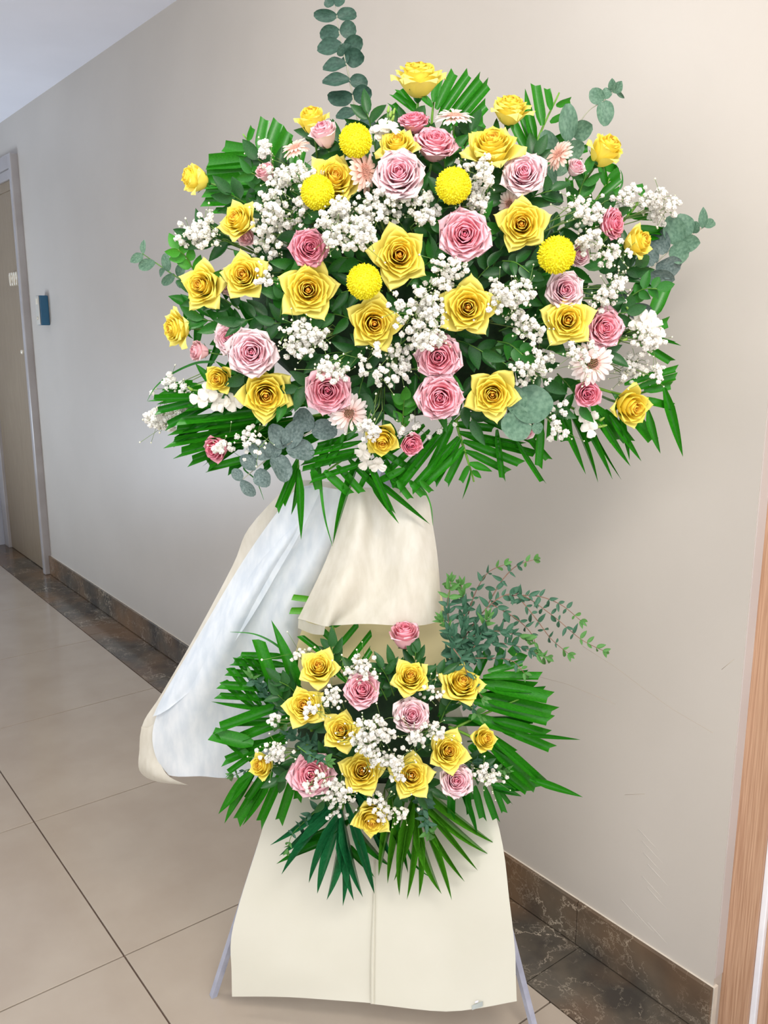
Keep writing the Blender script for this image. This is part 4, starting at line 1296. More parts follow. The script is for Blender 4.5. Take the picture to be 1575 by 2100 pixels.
frond('loose palm strips hanging over the wrap below the silver eucalyptus', GU,
      [(600, 900, 1.41), (610, 940, 1.41), (612, 965, 1.41)],
      [(0.5, 568, 1042, 'c', 1.42), (0.7, 580, 1030, 'c', 1.42), (1.0, 618, 1108, 'p', 1.41), (0.9, 600, 1060, 'p', 1.42)], 'palm', 14, 16)
frond('thin palm tips drooping over the centre wrap from the upper arrangement', GU,
      [(740, 920, 1.405), (750, 960, 1.405), (760, 980, 1.405)],
      [(0.2, 674, 1118, 'p', 1.41), (0.7, 800, 1045, 'p', 1.40), (1.0, 818, 1075, 'p', 1.40), (0.8, 886, 1078, 'p', 1.42)], 'palm', 12, 17)
# lower tier
frond('lower palm frond with two tall upright blades at its left', GL, [(640, 1500, 1.40), (618, 1440, 1.41), (606, 1412, 1.42)],
      [('x', 575, 1440, 530, 1311, 'c', 1.396, 27), ('x', 608, 1420, 558, 1272, 'p', 1.400, 28), ('x', 600, 1430, 612, 1330, 'p', 1.404, 18)], 'palm', 20, 21)
frond('lower palm frond spreading left with trimmed level blades', GL, [(640, 1470, 1.41), (580, 1440, 1.42), (500, 1400, 1.43)],
      [('x', 590, 1348, 493, 1345, 'c', 1.426, 15), ('x', 590, 1366, 479, 1360, 'c', 1.430, 17), ('x', 590, 1386, 470, 1377, 'c', 1.434, 17), ('x', 600, 1410, 455, 1402, 'c', 1.426, 19), ('x', 590, 1430, 448, 1425, 'c', 1.430, 15), ('x', 560, 1447, 432, 1440, 'p', 1.434, 12), ('x', 555, 1452, 485, 1349, 'c', 1.426, 17), ('x', 535, 1446, 472, 1369, 'c', 1.430, 17), ('x', 520, 1448, 458, 1397, 'c', 1.434, 17), ('x', 600, 1450, 505, 1345, 'c', 1.426, 17)], 'palm', 20, 22)
frond('lower palm frond at far left, broad blades ending in a slanted cut', GL, [(650, 1480, 1.40), (580, 1490, 1.41), (490, 1515, 1.42)],
      [('x', 600, 1440, 452, 1494, 'c', 1.416, 23), ('x', 610, 1465, 481, 1517, 'c', 1.420, 22), ('x', 600, 1498, 463, 1557, 'c', 1.424, 20), ('x', 520, 1525, 436, 1505, 'c', 1.416, 32), ('x', 515, 1560, 444, 1500, 'c', 1.420, 22), ('x', 600, 1475, 470, 1480, 'c', 1.424, 18), ('x', 560, 1520, 470, 1585, 'c', 1.416, 14), ('x', 590, 1520, 500, 1530, 'c', 1.420, 20)], 'palm', 20, 23)
frond('lower palm frond at lower left, blades hanging beside the cream paper', GL, [(640, 1520, 1.40), (600, 1545, 1.41), (560, 1575, 1.42)],
      [('x', 525, 1575, 446, 1671, 'p', 1.416, 24), ('x', 522, 1590, 458, 1690, 'p', 1.420, 20), ('x', 545, 1580, 486, 1682, 'c', 1.424, 26), ('x', 558, 1580, 497, 1696, 'p', 1.416, 16), ('x', 588, 1560, 533, 1687, 'c', 1.420, 21), ('x', 604, 1580, 572, 1683, 'c', 1.424, 22), ('x', 560, 1570, 510, 1640, 'c', 1.416, 20), ('x', 620, 1570, 610, 1640, 'c', 1.420, 20)], 'palm', 20, 24)
frond('blue-green palm frond hanging at the bottom left of the lower tier', GL,
      [(720, 1600, 1.40), (704, 1650, 1.40), (700, 1690, 1.41)],
      fan(0, [(552, 1738, 'p'), (565, 1770, 'p'), (562, 1800, 'p'), (622, 1822, 'p'), (648, 1836, 'p'), (672, 1850, 'p')], [(790, 1760, 'p'), (808, 1770, 'p'), (775, 1850, 'p'), (742, 1845, 'p'), (724, 1852, 'p'), (705, 1862, 'p')], 'p', 1.43), 'palm_blue', 20, 25)
frond('bright green palm frond hanging at the bottom right of the lower tier', GL,
      [(835, 1580, 1.40), (848, 1630, 1.40), (852, 1665, 1.41)],
      fan(0, [(772, 1800, 'p'), (786, 1830, 'p'), (812, 1825, 'p'), (808, 1852, 'p'), (836, 1850, 'p'), (866, 1855, 'p')], [(1022, 1748, 'p'), (1005, 1772, 'p'), (990, 1800, 'p'), (958, 1826, 'p'), (930, 1850, 'p'), (900, 1850, 'p')], 'p', 1.43), 'palm_lime', 15, 26)
frond('dark palm frond low in the middle of the lower tier', GL,
      [(760, 1620, 1.41), (720, 1680, 1.42), (690, 1720, 1.43)],
      fan(0, [(600, 1700, 'p'), (580, 1740, 'p'), (560, 1770, 'p')], [(850, 1800, 'p'), (800, 1790, 'p'), (770, 1800, 'p')], 'p', 1.44), 'palm_dark', 17, 27)
frond('lower palm frond at lower right with short trimmed blades', GL, [(920, 1580, 1.40), (1000, 1605, 1.405), (1050, 1630, 1.41)],
      [('x', 925, 1610, 925, 1680, 'c', 1.406, 18), ('x', 955, 1615, 961, 1668, 'c', 1.410, 14), ('x', 975, 1610, 991, 1676, 'c', 1.414, 17), ('x', 994, 1610, 1018, 1678, 'c', 1.406, 16), ('x', 1010, 1610, 1031, 1664, 'c', 1.410, 14), ('x', 1025, 1615, 1047, 1648, 'c', 1.414, 12), ('x', 1005, 1608, 1085, 1622, 'p', 1.406, 15), ('x', 1012, 1618, 1073, 1632, 'p', 1.410, 14), ('x', 940, 1610, 985, 1720, 'p', 1.414, 13), ('x', 930, 1590, 965, 1640, 'c', 1.406, 18)], 'palm_dark', 20, 28)
frond('lower palm frond at the right ending in a long thin curved tip', GL, [(920, 1490, 1.39), (1000, 1530, 1.40), (1098, 1608, 1.41)],
      [('x', 1010, 1515, 1108, 1600, 'c', 1.401, 20), ('x', 1000, 1525, 1102, 1616, 'c', 1.405, 34), ('x', 960, 1530, 1060, 1610, 'c', 1.409, 32), ('x', 1085, 1598, 1197, 1635, 'p', 1.401, 16), ('x', 980, 1500, 1050, 1545, 'c', 1.405, 26), ('x', 1000, 1560, 1080, 1622, 'c', 1.409, 20)], 'palm', 20, 29)
frond('lower palm frond spreading right, broad blades with trimmed ends', GL, [(900, 1510, 1.40), (980, 1470, 1.405), (1085, 1425, 1.41)],
      [('x', 990, 1390, 1105, 1390, 'c', 1.411, 19), ('x', 985, 1402, 1123, 1431, 'c', 1.415, 30), ('x', 985, 1425, 1134, 1460, 'c', 1.419, 30), ('x', 970, 1440, 1122, 1480, 'c', 1.411, 28), ('x', 1010, 1476, 1122, 1505, 'c', 1.415, 20), ('x', 1010, 1485, 1127, 1534, 'c', 1.419, 22), ('x', 1075, 1507, 1192, 1517, 'p', 1.411, 9), ('x', 1000, 1375, 1072, 1356, 'c', 1.415, 16), ('x', 970, 1400, 1095, 1410, 'c', 1.419, 26), ('x', 960, 1470, 1060, 1500, 'c', 1.411, 26)], 'palm', 20, 30)
frond('dark palm frond above the lower right yellow rose, under the fine eucalyptus', GL,
      [(900, 1470, 1.42), (990, 1410, 1.43), (1060, 1340, 1.44)],
      fan(0, [(960, 1360), (1000, 1340), (1030, 1330), (1045, 1330)], [(1100, 1470), (1110, 1420), (1080, 1380), (1078, 1350)], 'c', 1.44), 'palm_dark', 20, 31)
frond('small palm frond standing in front of the yellow paper below the wrap', GL,
      [(712, 1400, 1.43), (700, 1350, 1.45), (682, 1282, 1.46)],
      fan(0, [(650, 1330), (618, 1303), (650, 1285), (675, 1275)], [(760, 1330), (762, 1298), (735, 1280), (700, 1275)], 'c', 1.46), 'palm', 14, 32)
frond('two short cut palm ends showing in the gap of the wrap', GL,
      [(655, 1250, 1.47), (645, 1238, 1.47), (640, 1228, 1.47)],
      [(0.0, 596, 1250, 'c', 1.468), (1.0, 600, 1224, 'c', 1.468)], 'palm_lime', 15, 33, False)


# single grassy blades that leave the outline
def blade(label, pts, wd, col):
    Pp = catmull([at(*p) for p in pts], 6)
    O = Pp[0]
    n = len(Pp)
    v, f = [], []
    k = mpp(O)
    for i, p in enumerate(Pp):
        d = (Pp[min(i + 1, n - 1)] - Pp[max(i - 1, 0)]).normalized()
        x = d.cross((CP - p).normalized()).normalized()
        w_ = wd * k * 0.5 * (1 - (i / (n - 1)) ** 1.5) + 0.0002
        v += [p - O - x * w_, p - O - (CP - p).normalized() * w_ * 0.3, p - O + x * w_]
    for i in range(n - 1):
        q = i * 3
        f += [(q, q + 1, q + 4, q + 3), (q + 1, q + 2, q + 5, q + 4)]
    o = ob('grass_blade', mesh('grass_blade', v, f, M[col]), None, T(O))
    tag(o, label, 'leaf blade', 'single thin blades')


blade('thin dark blade arching down at the far left of the upper tier', [(440, 742, 1.44), (400, 745, 1.45), (350, 768, 1.46), (318, 795, 1.46), (302, 822, 1.46)], 5, 'palm_dark')
blade('thin blade drooping from the silver eucalyptus at the lower left', [(520, 940, 1.42), (500, 960, 1.42), (525, 985, 1.42), (541, 1025, 1.42)], 4, 'palm_dark')
blade('thin dark blade reaching left over the white wrap of the lower tier', [(600, 1350, 1.43), (560, 1318, 1.43), (520, 1300, 1.44), (472, 1296, 1.45)], 5, 'palm_dark')
blade('thin blade hanging over the right side of the centre wrap', [(850, 985, 1.41), (872, 1010, 1.41), (884, 1040, 1.415), (888, 1078, 1.42)], 4, 'palm')
blade('long thin blade drooping over the left wrap from the upper tier', [(655, 960, 1.41), (660, 1020, 1.41), (668, 1070, 1.415), (682, 1120, 1.42)], 7, 'palm')
blade('thin blade curling down before the cream paper below the lower tier', [(800, 1660, 1.40), (830, 1730, 1.41), (852, 1775, 1.42), (884, 1800, 1.43)], 9, 'palm_dark')
blade('dark hooked blade under the upper right yellow rose', [(1262, 400, 1.45), (1275, 380, 1.45), (1276, 360, 1.45), (1272, 348, 1.45)], 4, 'palm_dark')

# ------------------------------------------------------------------ leafy filler
lf_prof = lambda q: 0.02 + math.sin(math.pi * q ** 0.85) ** 0.8 * (1 - 0.25 * q)
LEAF = {c: [leaf_mesh('leaf', lf_prof, c, b, 0.3, 6) for b in (0.05, 0.2)] for c in ('leaf_dark', 'leaf_mid', 'leaf_bright')}


def sprig(px, py, F, ang, L, n, col, lw, ll, label, group, seed):
    rnd = random.Random(seed)
    ca, sa = math.cos(ang), -math.sin(ang)
    A, B = at(px, py, F + 0.03), at(px + ca * L, py + sa * L, F)
    C_ = A.lerp(B, 0.5) + UP * 0.006
    Pp = catmull([A, C_, B], 4)
    r = empty('leafy_sprig', T(A), label, 'foliage', group)
    v, f = tube([p - A for p in Pp], 0.0013, 5, 0.0007)
    ob('stem', mesh('stem', v, f, M['stem']), r)
    k = mpp(A)
    for i in range(n):
        t = (i + 0.6) / n
        x = t * (len(Pp) - 1)
        j = min(int(x), len(Pp) - 2)
        Q = Pp[j].lerp(Pp[j + 1], x - j)
        s = 1 if i % 2 else -1
        a = ang + s * rnd.uniform(0.5, 1.1) * (1 if i < n - 1 else 0.1)
        d = (RT * math.cos(a) + UP * math.sin(a) + (CP - Q).normalized() * rnd.uniform(-0.25, 0.5)).normalized()
        l_ = ll * k * rnd.uniform(0.8, 1.15)
        ob('leaf', LEAF[col][rnd.randrange(2)], r, along(Q - A, Q - A + d * l_, tocam(Q, rnd, 0.6), lw * k * rnd.uniform(0.8, 1.1)))


LMU = [(858, 165, 'topmost yellow rose'), (1047, 222, 'small yellow rose before the upper right palm'), (640, 246, 'half-open yellow rose by the tall eucalyptus'), (398, 366, 'long-stemmed side-view yellow rose'), (1010, 300, 'wide upward yellow rose'), (1243, 308, 'upper right edge yellow rose'), (688, 360, 'yellow rose behind the left pompon'), (482, 446, 'left-leaning yellow rose'), (820, 522, 'big central pointed yellow rose'), (1070, 459, 'star-shaped yellow rose'), (497, 562, 'right rose of the close yellow pair'), (408, 584, 'left rose of the close yellow pair'), (632, 594, 'pointed yellow rose under the deep pink one'), (768, 664, 'yellow rose under the central pompon'), (960, 630, 'large orange-hearted yellow rose'), (1166, 656, 'lemon yellow rose at right'), (360, 674, 'leftmost yellow rose'), (446, 777, 'small lower left yellow bud'), (545, 812, 'yellow rose with the spread petal'), (1010, 810, 'yellow rose by the big eucalyptus leaf'), (784, 906, 'lowest yellow rose of the upper tier'), (1300, 836, 'corner yellow rose at lower right'), (1308, 497, 'golden rose at the right edge'), (818, 352, 'pale pink rose between two pompons'), (1075, 352, 'upright pale pink rose'), (953, 480, 'big round pink rose'), (636, 507, 'deep pink rose by the white clump'), (1158, 592, 'mauve pink rose'), (515, 722, 'big pale pink rose at left'), (672, 802, 'sprinkled pink rose'), (900, 733, 'upper stacked pink rose'), (903, 816, 'lower stacked pink rose'), (1206, 808, 'round deep pink bud'), (1242, 672, 'pink rose beside the lemon yellow one'), (712, 458, 'dense white central clump'), (747, 578, 'central pompon'), (1141, 523, 'right pompon'), (930, 381, 'pompon over the big pink rose')]
LML = [(653, 1365, 'lower tier’s upper left yellow rose'), (843, 1385, 'lower tier’s top central yellow rose'), (950, 1397, 'yellow rose half covered by eucalyptus'), (622, 1446, 'sprinkled left yellow rose'), (698, 1497, 'yellow rose left of the lower white clump'), (742, 1580, 'yellow rose below the lower white clump'), (845, 1590, 'yellow rose half under baby’s breath'), (921, 1540, 'yellow rose above the small pale pink one'), (997, 1515, 'lower tier’s small right yellow rose'), (533, 1570, 'lower tier’s small left yellow rose'), (762, 1687, 'drooping lowest yellow rose'), (743, 1413, 'lower tier’s dark-hearted pink rose'), (845, 1466, 'pale pink rose by the lower white clump'), (638, 1588, 'large lilac pink rose'), (937, 1601, 'small pale pink rose of the lower tier')]
taken = set()


def where(px, py, marks):
    for x, y, nm in sorted(marks, key=lambda m: (m[0] - px) ** 2 + (m[1] - py) ** 2):
        dx, dy = px - x, py - y
        w_ = ('right of' if dx > 0 else 'left of') if abs(dx) > abs(dy) else ('below' if dy > 0 else 'above')
        if (nm, w_) not in taken:
            taken.add((nm, w_))
            return 'dark green leafy sprig just %s the %s' % (w_, nm)


rnd = random.Random(21)
cnt = 0
tries = 0
used = []
while cnt < 84 and tries < 6000:
    tries += 1
    a, q = rnd.random() * 6.28, math.sqrt(rnd.random())
    px, py = 850 + math.cos(a) * q * 430, 590 + math.sin(a) * q * 315
    if py > 835 or py < 330 and abs(px - 850) > 300:
        continue
    if any((px - u[0]) ** 2 + (py - u[1]) ** 2 < 46 ** 2 for u in used):
        continue
    used.append((px, py))
    F = dome(px, py) + 0.022 + rnd.uniform(0, 0.03)
    ang = math.atan2(-(py - 640), px - 845) + rnd.uniform(-0.7, 0.7)
    col = 'leaf_dark' if rnd.random() < 0.72 else 'leaf_mid'
    sprig(px - 35 * math.cos(ang), py + 35 * math.sin(ang), F, ang, 85, 7, col, 27, 54,
          where(px, py, LMU), 'dark leafy sprigs of the upper arrangement', cnt)
    cnt += 1
for i in range(26):
    a, q = rnd.random() * 6.28, math.sqrt(rnd.random())
    px, py = 775 + math.cos(a) * q * 215, 1495 + math.sin(a) * q * 150
    F = dome(px, py) + 0.025 + rnd.uniform(0, 0.02)
    ang = math.atan2(-(py - 1520), px - 775) + rnd.uniform(-0.7, 0.7)
    sprig(px - 25 * math.cos(ang), py + 25 * math.sin(ang), F, ang, 62, 7, 'leaf_dark', 20, 40,
          where(px, py, LML), 'dark leafy sprigs of the lower arrangement', 100 + i)
for i, (px, py, ang, col, lab, lf) in enumerate((
        (575, 650, 1.4, 'leaf_mid', 'green sprig of small rounded leaves below the close yellow pair', 0.0),
        (590, 575, 0.6, 'leaf_bright', 'bright green leaves left of the pointed yellow rose', 0.0),
        (400, 560, 2.2, 'leaf_bright', 'bright green leaves above the left yellow rose pair, at the edge', 0.0),
        (825, 880, 1.5, 'leaf_bright', 'bright green leaves below the baby’s breath near the bottom centre', 0.0),
        (845, 470, 0.2, 'leaf_mid', 'dark smooth leaf sprig above right of the central yellow rose', 0.0),
        (1030, 535, -0.4, 'leaf_dark', 'dark pointed leaf sprig below the star-shaped yellow rose', 0.0),
        (1020, 700, -0.5, 'leaf_mid', 'broad green leaves between the stacked pink and lower right yellow rose', 0.0),
        (560, 395, 2.4, 'leaf_mid', 'green leaf stem reaching left towards the side-view yellow rose', 0.0),
        (600, 470, 0.7, 'leaf_mid', 'green leaves left of the deep pink rose under white blossoms', 0.02),
        (1290, 610, 0.3, 'leaf_mid', 'green sprig at the right edge under the golden rose', 0.0))):
    sprig(px, py, dome(px, py) + 0.01 - lf, ang, 60, 7, col, 24, 36, lab, 'lighter leafy sprigs', 300 + i)

# ------------------------------------------------------------------ eucalyptus
rd = lambda q: 0.05 + 0.95 * math.sin(math.pi * min(1, q * 0.96 + 0.02)) ** 0.55
ov = lambda q: 0.03 + 0.95 * math.sin(math.pi * q ** 0.9) ** 0.75
EUC = {c: [leaf_mesh('leaf', rd, c, 0.14, 0.35, 9, 0.045), leaf_mesh('leaf', ov, c, 0.18, 0.3, 8, 0.008)] for c in ('euc', 'euc_dark', 'euc_silver')}
PRV = {c: [leaf_mesh('leaf', ov, c, 0.12, 0.4, 5), leaf_mesh('leaf', lf_prof, c, 0.2, 0.4, 5)] for c in ('parv', 'parv_tip')}


def branch(name, label, cat, group, stem, leaves, mset, tset, smat, sr=0.0018, seed=0):
    """stem: (px,py,F); leaves: (root px, root py, tip px, tip py, width px, mesh index, tip?)"""
    rnd = random.Random(seed + 5)
    Pp = catmull([at(*p) for p in stem], 6)
    A = Pp[0]
    r = empty(name, T(A), label, cat, group)
    v, f = tube([p - A for p in Pp], sr, 6, sr * 0.5)
    ob('stem', mesh('stem', v, f, M[smat]), r)
    k = mpp(A)
    for rx, ry, tx, ty, wd, mi, tip in leaves:
        # root sits on the stem nearest to the given place
        best = min(Pp, key=lambda p: (p - at(rx, ry, stem[0][2])).length)
        dF = rnd.uniform(-0.012, 0.012)
        B = at(tx, ty, (best - CP).dot(HF) + dF)
        Rt = at(rx, ry, (best - CP).dot(HF))
        nrm = tocam(Rt, rnd, 0.25 if 'fine' in group else 0.5)
        ob('leaf', (tset if tip else mset)[mi], r, along(Rt - A, B - A, nrm, wd * k))
    return r


# tall stem at the top
L = []
for y, xl, xr, yl, yr, wd in ((8, 664, 706, 2, -4, 20), (33, 643, 732, 30, 28, 24), (65, 655, 731, 72, 58, 31), (96, 649, 745, 98, 86, 33), (112, 700, 746, 92, 122, 34), (132, 661, 700, 138, 120, 28), (165, 661, 754, 166, 170, 26), (196, 671, 762, 202, 190, 34), (231, 688, 757, 238, 228, 24), (256, 708, 770, 262, 254, 24)):
    sx = 684 + (y / 256) * 52
    L += [(sx, y, xl, yl, wd, 0, 0), (sx, y, xr, yr, wd * 1.1, 0, 0)]
branch('eucalyptus_branch', 'tall dark eucalyptus stem rising above the flowers at the top', 'eucalyptus', 'eucalyptus branches of the upper arrangement',
       [(752, 330, 1.46), (734, 250, 1.46), (712, 140, 1.47), (698, 80, 1.47), (682, -30, 1.47)], L, EUC['euc_dark'], EUC['euc_dark'], 'stem_pale', 0.0016, 1)
branch('eucalyptus_branch', 'grey-green eucalyptus branch at the upper right with round leaves', 'eucalyptus', 'eucalyptus branches of the upper arrangement',
       [(1130, 400, 1.42), (1150, 320, 1.43), (1200, 235, 1.44), (1240, 205, 1.44), (1272, 172, 1.44)],
       [(1150, 330, 1112, 270, 40, 0, 0), (1165, 290, 1165, 212, 38, 0, 0), (1172, 270, 1215, 262, 42, 0, 0), (1150, 315, 1200, 300, 40, 0, 0), (1235, 210, 1212, 184, 30, 0, 0), (1238, 207, 1243, 256, 36, 0, 0), (1255, 190, 1232, 196, 24, 0, 0), (1256, 190, 1276, 168, 24, 1, 0), (1258, 186, 1254, 162, 18, 1, 0), (1262, 182, 1281, 204, 9, 1, 0), (1135, 380, 1112, 330, 36, 0, 0), (1140, 370, 1120, 400, 32, 0, 0), (1140, 360, 1165, 330, 26, 0, 0), (1130, 390, 1150, 420, 28, 0, 0)],
       EUC['euc'], EUC['euc'], 'stem_pale', 0.0014, 2)
branch('eucalyptus_branch', 'silver-green eucalyptus branch reaching out at the right edge', 'eucalyptus', 'eucalyptus branches of the upper arrangement',
       [(1240, 660, 1.42), (1330, 555, 1.43), (1390, 500, 1.44), (1450, 462, 1.45)],
       [(1345, 540, 1302, 494, 44, 0, 0), (1345, 545, 1399, 548, 46, 0, 0), (1365, 520, 1342, 471, 44, 0, 0), (1372, 515, 1415, 520, 46, 0, 1), (1390, 500, 1373, 444, 44, 0, 1), (1395, 497, 1437, 500, 36, 1, 1), (1412, 485, 1392, 440, 39, 0, 1), (1425, 478, 1426, 455, 23, 0, 1), (1440, 468, 1443, 426, 19, 1, 1), (1445, 466, 1466, 452, 22, 0, 1), (1330, 557, 1290, 546, 44, 0, 0), (1328, 560, 1385, 580, 44, 1, 0)],
       EUC['euc_silver'], EUC['euc'], 'stem_pale', 0.0016, 3)
branch('eucalyptus_branch', 'thin grey eucalyptus stem with narrow leaves right of the mauve rose', 'eucalyptus', 'eucalyptus branches of the upper arrangement',
       [(1250, 690, 1.415), (1280, 645, 1.42), (1320, 600, 1.42)],
       [(1300, 622, 1262, 590, 18, 1, 0), (1302, 622, 1340, 640, 20, 1, 0), (1318, 603, 1346, 590, 15, 1, 0), (1285, 640, 1335, 652, 20, 1, 0), (1270, 660, 1240, 622, 20, 1, 0)],
       EUC['euc_silver'], EUC['euc'], 'stem_pale', 0.0012, 4)
branch('eucalyptus_branch', 'small eucalyptus twig sticking out at the left edge', 'eucalyptus', 'eucalyptus branches of the upper arrangement',
       [(400, 592, 1.44), (350, 560, 1.45), (318, 538, 1.46), (292, 520, 1.46)],
       [(318, 538, 283, 548, 24, 0, 0), (294, 522, 267, 537, 20, 1, 0), (294, 522, 294, 490, 13, 1, 0), (345, 556, 338, 520, 20, 0, 0), (340, 552, 324, 567, 16, 1, 0), (358, 562, 332, 584, 19, 0, 0), (366, 568, 374, 540, 20, 0, 0), (372, 574, 366, 590, 18, 0, 0)],
       EUC['euc'], EUC['euc'], 'stem', 0.0014, 5)
branch('eucalyptus_branch', 'silver eucalyptus branch with broad leaves at the lower left', 'eucalyptus', 'eucalyptus branches of the upper arrangement',
       [(690, 860, 1.385), (600, 905, 1.385), (550, 940, 1.39), (495, 985, 1.40)],
       [(588, 918, 644, 930, 50, 0, 0), (588, 918, 615, 862, 42, 0, 0), (585, 918, 556, 872, 40, 0, 0), (640, 880, 608, 842, 50, 0, 0), (640, 880, 690, 885, 46, 0, 0), (560, 935, 590, 985, 48, 0, 0), (556, 938, 512, 905, 40, 0, 0), (556, 938, 566, 900, 34, 0, 0), (530, 962, 548, 998, 40, 0, 0), (525, 962, 494, 935, 32, 0, 0), (495, 985, 478, 962, 24, 0, 0), (495, 985, 522, 1018, 26, 0, 0), (600, 905, 560, 900, 34, 0, 0)],
       EUC['euc_silver'], EUC['euc'], 'stem_pale', 0.0016, 6)
branch('eucalyptus_branch', 'eucalyptus tip with two big round leaves at the lower right', 'eucalyptus', 'eucalyptus branches of the upper arrangement',
       [(1010, 800, 1.35), (1060, 850, 1.335), (1090, 872, 1.335)],
       [(1092, 868, 1088, 790, 84, 0, 0), (1090, 870, 1030, 872, 66, 0, 0), (1060, 850, 1052, 792, 46, 0, 0), (1092, 872, 1112, 884, 26, 0, 0)],
       EUC['euc'], EUC['euc'], 'stem_pale', 0.0016, 7)


# fine small-leaved eucalyptus
def fine(label, stem, seed, step=13, ll=30, tipn=3, smat='stem_brown', sub=None, wd=0.42):
    rnd = random.Random(seed)
    Q = catmull([Vector((a, b, c)) for a, b, c in stem], 8)
    lv = []
    acc = 0.0
    tot = sum(((Q[i + 1] - Q[i]).xy).length for i in range(len(Q) - 1))
    run = 0.0
    for i in range(len(Q) - 1):
        seg = (Q[i + 1] - Q[i]).xy
        run += seg.length
        acc += seg.length
        if acc >= step:
            acc = 0.0
            d = seg.normalized()
            t = run / tot
            for s in (-1, 1, 0) if step < 12 else (-1, 1):
                a = rnd.uniform(0.2, 1.9) * s + rnd.uniform(-0.5, 0.5)
                e = Vector((d.x * math.cos(a) - d.y * math.sin(a), d.x * math.sin(a) + d.y * math.cos(a)))
                l_ = ll * rnd.uniform(0.65, 1.25) * (1 - 0.35 * t)
                lv.append((Q[i].x, Q[i].y, Q[i].x + e.x * l_, Q[i].y + e.y * l_, l_ * wd * rnd.uniform(0.8, 1.2), rnd.randrange(2), t > 0.86))
    d = (Q[-1] - Q[-3]).xy.normalized()
    for j in range(tipn):
        a = (j - (tipn - 1) / 2) * 0.6
        e = Vector((d.x * math.cos(a) - d.y * math.sin(a), d.x * math.sin(a) + d.y * math.cos(a)))
        lv.append((Q[-1].x, Q[-1].y, Q[-1].x + e.x * 18, Q[-1].y + e.y * 18, 8, 1, True))
    branch('small_leaf_eucalyptus', label, 'eucalyptus', 'fine eucalyptus sprigs of the lower arrangement', stem, lv, PRV['parv'], PRV['parv_tip'], smat, 0.0011, seed)


fine('longest arching fine eucalyptus sprig, its tip reaching farthest right', [(930, 1340, 1.42), (1000, 1245, 1.42), (1060, 1218, 1.42), (1130, 1260, 1.42), (1190, 1310, 1.42), (1236, 1334, 1.42)], 1, 15, 26)
fine('fine eucalyptus sprig arching right just above the longest one', [(1040, 1222, 1.42), (1100, 1222, 1.42), (1150, 1240, 1.42), (1190, 1272, 1.42)], 2, 16, 24)
fine('fine eucalyptus sprig rising to the upper right, topmost tip', [(1000, 1240, 1.425), (1030, 1190, 1.43), (1060, 1160, 1.43), (1094, 1148, 1.43)], 3, 17, 24)
fine('fine eucalyptus sprig rising beside the topmost one, left of it', [(960, 1260, 1.425), (975, 1215, 1.43), (1000, 1175, 1.43), (1034, 1158, 1.43)], 4, 17, 22)
fine('upright fine eucalyptus sprig along the right edge of the cream wrap', [(930, 1390, 1.40), (925, 1320, 1.40), (918, 1250, 1.41), (924, 1192, 1.41)], 5, 10, 32)
fine('upright fine eucalyptus sprig second from the cream wrap', [(945, 1370, 1.41), (950, 1300, 1.41), (952, 1240, 1.42), (946, 1200, 1.42)], 6, 10, 32)
fine('bushy fine eucalyptus sprig above the half-covered yellow rose', [(940, 1400, 1.37), (935, 1350, 1.37), (925, 1300, 1.38), (905, 1270, 1.39)], 7, 9, 32)
fine('fine eucalyptus sprig drooping over the half-covered yellow rose', [(930, 1330, 1.35), (950, 1360, 1.34), (965, 1400, 1.34), (990, 1430, 1.34)], 8, 14, 26)
fine('fine eucalyptus sprig pointing right, lowest of the right-hand group', [(940, 1350, 1.40), (1000, 1320, 1.40), (1060, 1325, 1.41), (1120, 1348, 1.41)], 9, 11, 30)
fine('fine eucalyptus sprig pointing right with dark crowded leaves', [(930, 1330, 1.39), (980, 1300, 1.40), (1030, 1295, 1.40), (1080, 1310, 1.41)], 10, 9, 34)
fine('fine eucalyptus sprig with bright tips in the middle of the right-hand group', [(930, 1370, 1.39), (970, 1330, 1.39), (990, 1290, 1.40), (1000, 1265, 1.40)], 11, 9, 32)
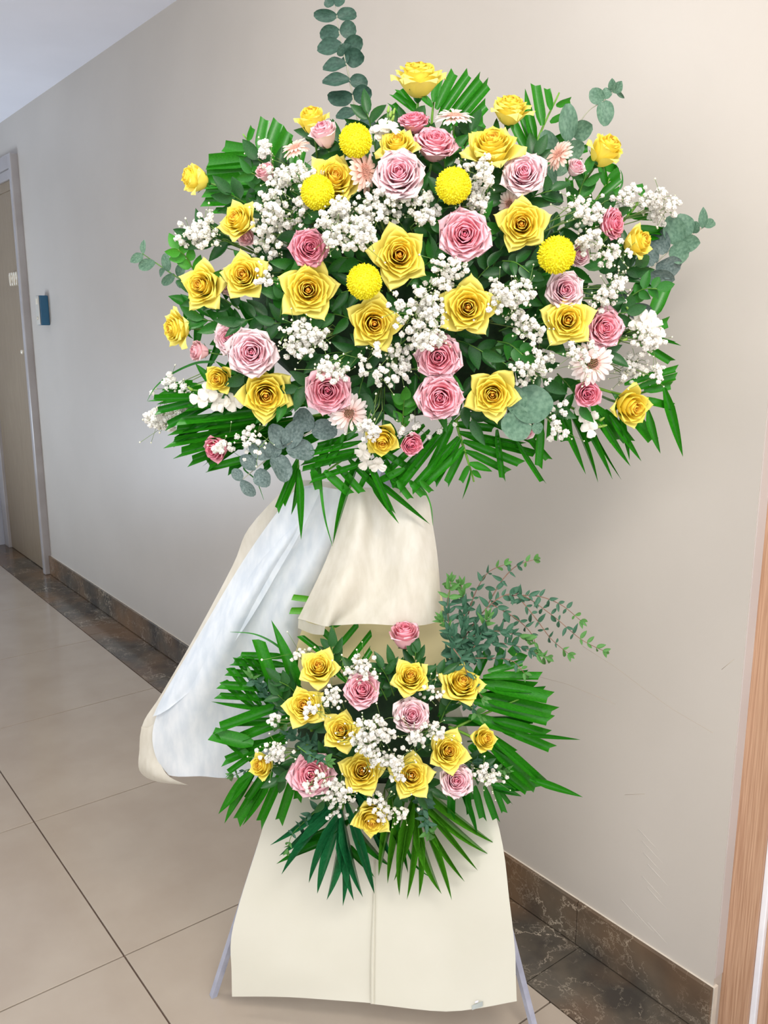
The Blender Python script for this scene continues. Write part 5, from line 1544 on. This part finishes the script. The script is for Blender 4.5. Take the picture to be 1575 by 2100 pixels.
fine('fine eucalyptus sprig hanging from the long arch towards the palm blades', [(1060, 1220, 1.42), (1100, 1270, 1.42), (1130, 1310, 1.42), (1165, 1340, 1.42)], 12, 17, 22)
fine('fine eucalyptus sprig hanging below the arch, left of the palm blades', [(1010, 1240, 1.42), (1060, 1270, 1.42), (1090, 1300, 1.42), (1100, 1330, 1.42)], 13, 15, 24)
fine('fine eucalyptus sprig lying over the right palm blades', [(960, 1350, 1.39), (1010, 1350, 1.39), (1050, 1355, 1.39), (1075, 1380, 1.39)], 14, 12, 26)
fine('grey eucalyptus sprig lying on the upper left palm blades of the lower tier', [(570, 1450, 1.40), (550, 1430, 1.40), (530, 1405, 1.40), (514, 1385, 1.40)], 15, 9, 26, 2, 'stem', None, 0.5)
fine('eucalyptus sprig left of the large lilac pink rose', [(680, 1530, 1.36), (640, 1525, 1.37), (600, 1510, 1.38), (570, 1490, 1.39)], 16, 9, 26, 3, 'stem', None, 0.5)
fine('eucalyptus sprig lying on top of the large lilac pink rose', [(610, 1530, 1.31), (630, 1545, 1.30), (650, 1555, 1.30), (672, 1562, 1.30)], 17, 10, 24, 3, 'stem', None, 0.5)
fine('thin twig poking out left of the small left yellow rose', [(545, 1575, 1.41), (510, 1578, 1.42), (480, 1590, 1.42)], 18, 15, 24, 3, 'stem', None, 0.4)
fine('blue-grey eucalyptus sprig hanging between the two lower palm fronds', [(870, 1600, 1.37), (866, 1640, 1.37), (872, 1680, 1.37), (880, 1710, 1.37)], 19, 8, 28, 3, 'stem', None, 0.45)
fine('eucalyptus sprig left of the small right yellow rose', [(930, 1430, 1.37), (965, 1450, 1.37), (985, 1470, 1.37)], 20, 9, 24, 2, 'stem', None, 0.5)
fine('eucalyptus sprig right of the small pale pink rose of the lower tier', [(960, 1560, 1.37), (1000, 1575, 1.38), (1035, 1580, 1.39)], 21, 9, 24, 3, 'stem', None, 0.45)
fine('pale twig over the cream paper at the lower left of the lower tier', [(660, 1650, 1.39), (630, 1680, 1.40), (600, 1710, 1.41), (590, 1740, 1.41)], 22, 15, 20, 2, 'stem', None, 0.5)
